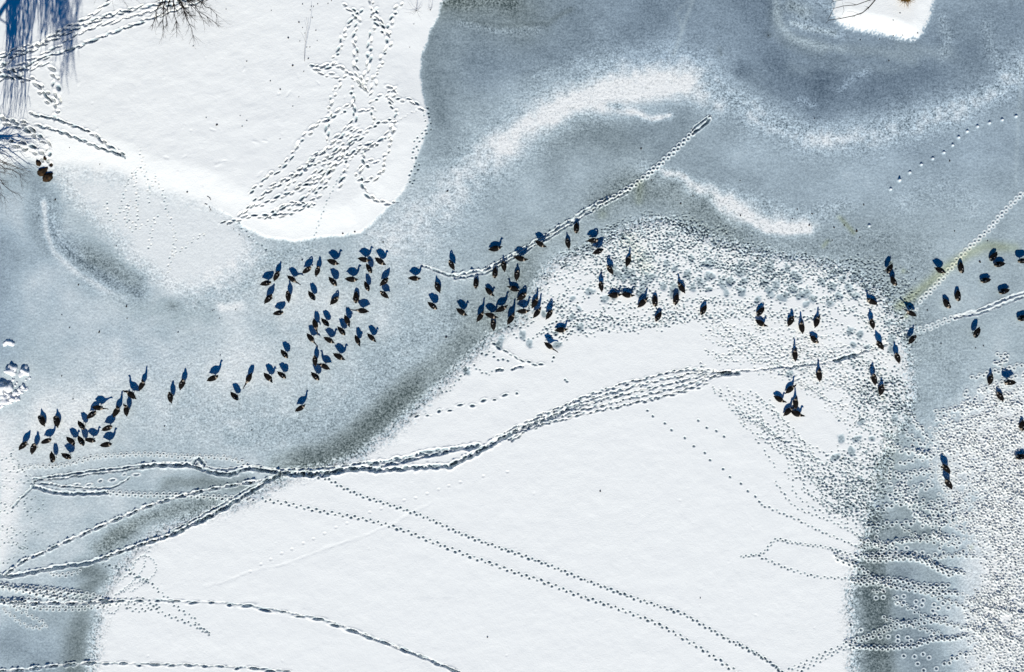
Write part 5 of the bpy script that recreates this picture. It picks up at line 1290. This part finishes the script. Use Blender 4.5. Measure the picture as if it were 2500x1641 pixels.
def stalk(label, px0, lines, group=None):
    b0 = Vector((*G(*px0), height_at(*G(*px0))))
    e = empty('dry_stalk', tuple(b0)); tag(e, label, 'dry plant', group)
    for i, (ln, r) in enumerate(lines):
        acc = ([], [])
        P = [AT(x, y, b0.z + h) - b0 for x, y, h in ln]
        add_geo(acc, tube(P, [r * (1 - .6 * j / max(len(P) - 1, 1)) for j in range(len(P))], 4))
        obj_from(acc, 'stem' if i == 0 else 'side_shoot', M_STALK, e)
q6 = lambda x, y, h: (600 + x / 3.396, y / 3.396, h)
stalk('thin dry stalk standing alone in the snow left of the boot prints', (742, 150), [([q6(488, 510, 0), q6(485, 430, .2), q6(495, 350, .45), q6(505, 290, .6), q6(512, 200, .8), q6(503, 140, .95)], .011), ([q6(495, 350, .45), q6(480, 305, .55), q6(455, 262, .7)], .008), ([q6(500, 320, .5), q6(490, 240, .7)], .007)])
stalk('many-branched dry plant near the top edge beside the shore', (1016, 28), [([q6(1412, 95, 0), q6(1418, 60, .25), q6(1412, 20, .5), q6(1420, -30, .8)], .014)] + [([q6(1415, 85, .1), q6(1415 + dx * .5, 85 + dy * .4 + 12, .2), q6(1415 + dx, 85 + dy, .3)], .007) for dx, dy in ((-100, 20), (-60, 35), (40, 80), (45, 5), (-70, -70), (50, -60), (-30, 40), (30, -30))])
stalk('low bent dry plant nearest the shore at the top edge', (1048, 27), [([q6(1528, 92, 0), q6(1545, 60, .2), q6(1540, 30, .35), q6(1520, -10, .6)], .010), ([q6(1530, 85, .05), q6(1515, 60, .2), q6(1512, 30, .3)], .007), ([q6(1535, 75, .1), q6(1515, 85, .15), q6(1505, 70, .2)], .007)])

for i, (ln, lab) in enumerate((([(1722, 340), (1740, 350), (1753, 372)], 'forked twig lying on the snow, uppermost of three'), ([(1700, 402), (1722, 408)], 'short straight twig lying left of the other two'), ([(1738, 425), (1745, 445), (1742, 468)], 'crooked twig lying lowest of the three on snow'))):
    P = A3(ln); W = [G(*p) for p in P]
    acc = ([], [])
    pts = [Vector((x, y, height_max(x, y, .06) + .025)) for x, y in W]
    add_geo(acc, tube(pts, [.016, .014, .010][:len(pts)], 5))
    if len(pts) > 2: add_geo(acc, tube([pts[1], pts[1] + Vector((.10, -.12, .03))], [.011, .006], 4))
    o = obj_from(acc, 'fallen_twig', M_BARK); tag(o, lab, 'twig', 'twigs on the snow left of the boot tracks')

# ------------------------------------------------------------------ dead leaves and droppings, each a small dark thing on the snow
def leaf_mesh(seed):
    r = random.Random(seed)
    V = []; n = 9
    outline = []
    for k in range(n):
        a = 2 * math.pi * k / n
        rr = (1.0 if k % 2 else .72) * r.uniform(.85, 1.15)
        outline.append(Vector((math.cos(a) * rr, math.sin(a) * rr * .62, .28 * abs(math.sin(a)) + r.uniform(0, .15) + .1)))
    V = outline + [Vector((0, 0, .05))] + [v * .5 + Vector((0, 0, .02)) for v in outline] + [v - Vector((0, 0, .12)) for v in outline] + [Vector((0, 0, -.06))]
    F = []
    for k in range(n):
        k2 = (k + 1) % n
        F += [(k, k2, n + 1 + k2, n + 1 + k), (n + 1 + k, n + 1 + k2, n), (2 * n + 1 + k2, 2 * n + 1 + k, 3 * n + 1), (k2, k, 2 * n + 1 + k, 2 * n + 1 + k2)]
    me = bpy.data.meshes.new('leaf')
    me.from_pydata([tuple(v) for v in V], [], F)
    me.materials.append(M_LEAF)
    return me
LEAF = [leaf_mesh(s) for s in range(4)]
lv = [(p, s) for s, L in ((1.5, A1([(1811, 1047)])), (.8, A1([(1887, 92), (2057, 521), (2253, 685), (2004, 971), (2058, 1012), (2020, 1058), (589, 1232), (833, 1365), (1617, 397), (1723, 986)])),
      (1.25, A2([(450, 200), (362, 328), (295, 753), (398, 557), (935, 445), (1045, 158), (528, 500)])), (.75, A2([(552, 68), (570, 70), (605, 48), (690, 45), (560, 162), (480, 245), (590, 267), (457, 355), (515, 405), (540, 404), (500, 290), (545, 100), (490, 605), (20, 522), (215, 683), (1396, 210), (1362, 400), (450, 815), (400, 893), (295, 1163), (480, 50), (223, 103), (719, 22), (600, 352)])),
      (1.4, A3([(460, 367), (652, 1072), (1050, 1250), (1557, 305), (823, 1463)])), (.9, A3([(512, 1322), (578, 1428), (1055, 1352), (1477, 1465), (1760, 1285), (1775, 1280), (1955, 1277), (1885, 575), (1860, 550), (1940, 610), (1985, 658), (965, 750)])),
      (1.5, zz(1200, 0, [(1240, 1235)]) + ov([(1040, 445), (1582, 473)])), (.9, zz(1200, 0, [(1325, 1495), (2060, 1500)]) + ov([(950, 660), (512, 826), (925, 937), (585, 1000), (510, 740)])),
      (.9, W4([(640, 985), (1240, 1070), (1255, 505), (1177, 327), (257, 297), (1020, 333), (1290, 300), (1365, 298), (1487, 280), (1275, 182), (1330, 125)])), (1.2, W4([(1760, 1335)])),
      (1.5, S3([(303, 420)])), (.9, zz(1200, 1181, [(898, 60)])), (1.1, zz(1200, 1181, [(1728, 944)]) + ov([(1395, 1141), (1133, 1480)])),
      (1.7, zz(2000, 560, [(1865, 380), (435, 20)], 4.76)), (1.0, zz(2000, 560, [(1120, 580), (1020, 495), (1255, 940), (470, 95), (1570, 22), (700, 595), (1955, 135), (1815, 1380), (1905, 1355), (1415, 1330), (150, 128)], 4.76)),
      (1.2, zz(1500, 350, [(650, 435), (1045, 600), (1515, 548), (1638, 585), (1475, 627), (1615, 680), (1905, 680), (1820, 700), (2010, 730), (2065, 510)])), (1.0, zz(0, 900, [(718, 87), (850, 355), (1915, 670)], 4.76)), (1.2, zz(500, 550, [(1132, 405), (1605, 100), (1745, 80), (2072, 195), (1250, 468)], 4.76))) for p in L]
leaves = []
for i, ((px, py), s) in enumerate(lv):
    o = bpy.data.objects.new('dead_leaf', LEAF[i % 4])
    x, y = G(px, py)
    o.location = (x, y, height_max(x, y, .06) + .015); k = .052 * s * random.uniform(.9, 1.15)
    o.scale = (k, k, k); o.rotation_euler = (random.uniform(-.3, .3), random.uniform(-.3, .3), random.uniform(0, 6.28))
    link(o)
    on_bank = inside(np.array([px]), np.array([py]), BANK)[0]
    big = s >= 1.15
    if on_bank:
        area = 'on open snow of the bank' if px < 600 else 'left of the boot print jumble' if px < 775 else 'along the right rim of the bank'
    elif py < 330: area = 'on ice around the small island'
    elif px < 760: area = 'on grey ice below the bank' if py < 790 else 'on ice near the lower flock'
    elif px < 1350: area = 'on ice left of the white field' if py < 1000 else 'on the clean white field'
    elif py > 1000: area = 'on the clean white field'
    else: area = 'on ice left of the pale drift' if px < 1800 else 'on ice at the right'
    leaves.append((o, px, big, area))
for key in sorted({(l[2], l[3]) for l in leaves}):
    L = sorted((l for l in leaves if (l[2], l[3]) == key), key=lambda l: l[1])
    for i, l in enumerate(L):
        tag(l[0], ('curled dark leaf' if key[0] else 'tiny dark leaf') + (', %s' % ORD[i] if len(L) > 1 else '') + ' ' + key[1], 'dead leaf', 'dead leaves ' + key[1])
print('objects', len(bpy.data.objects))
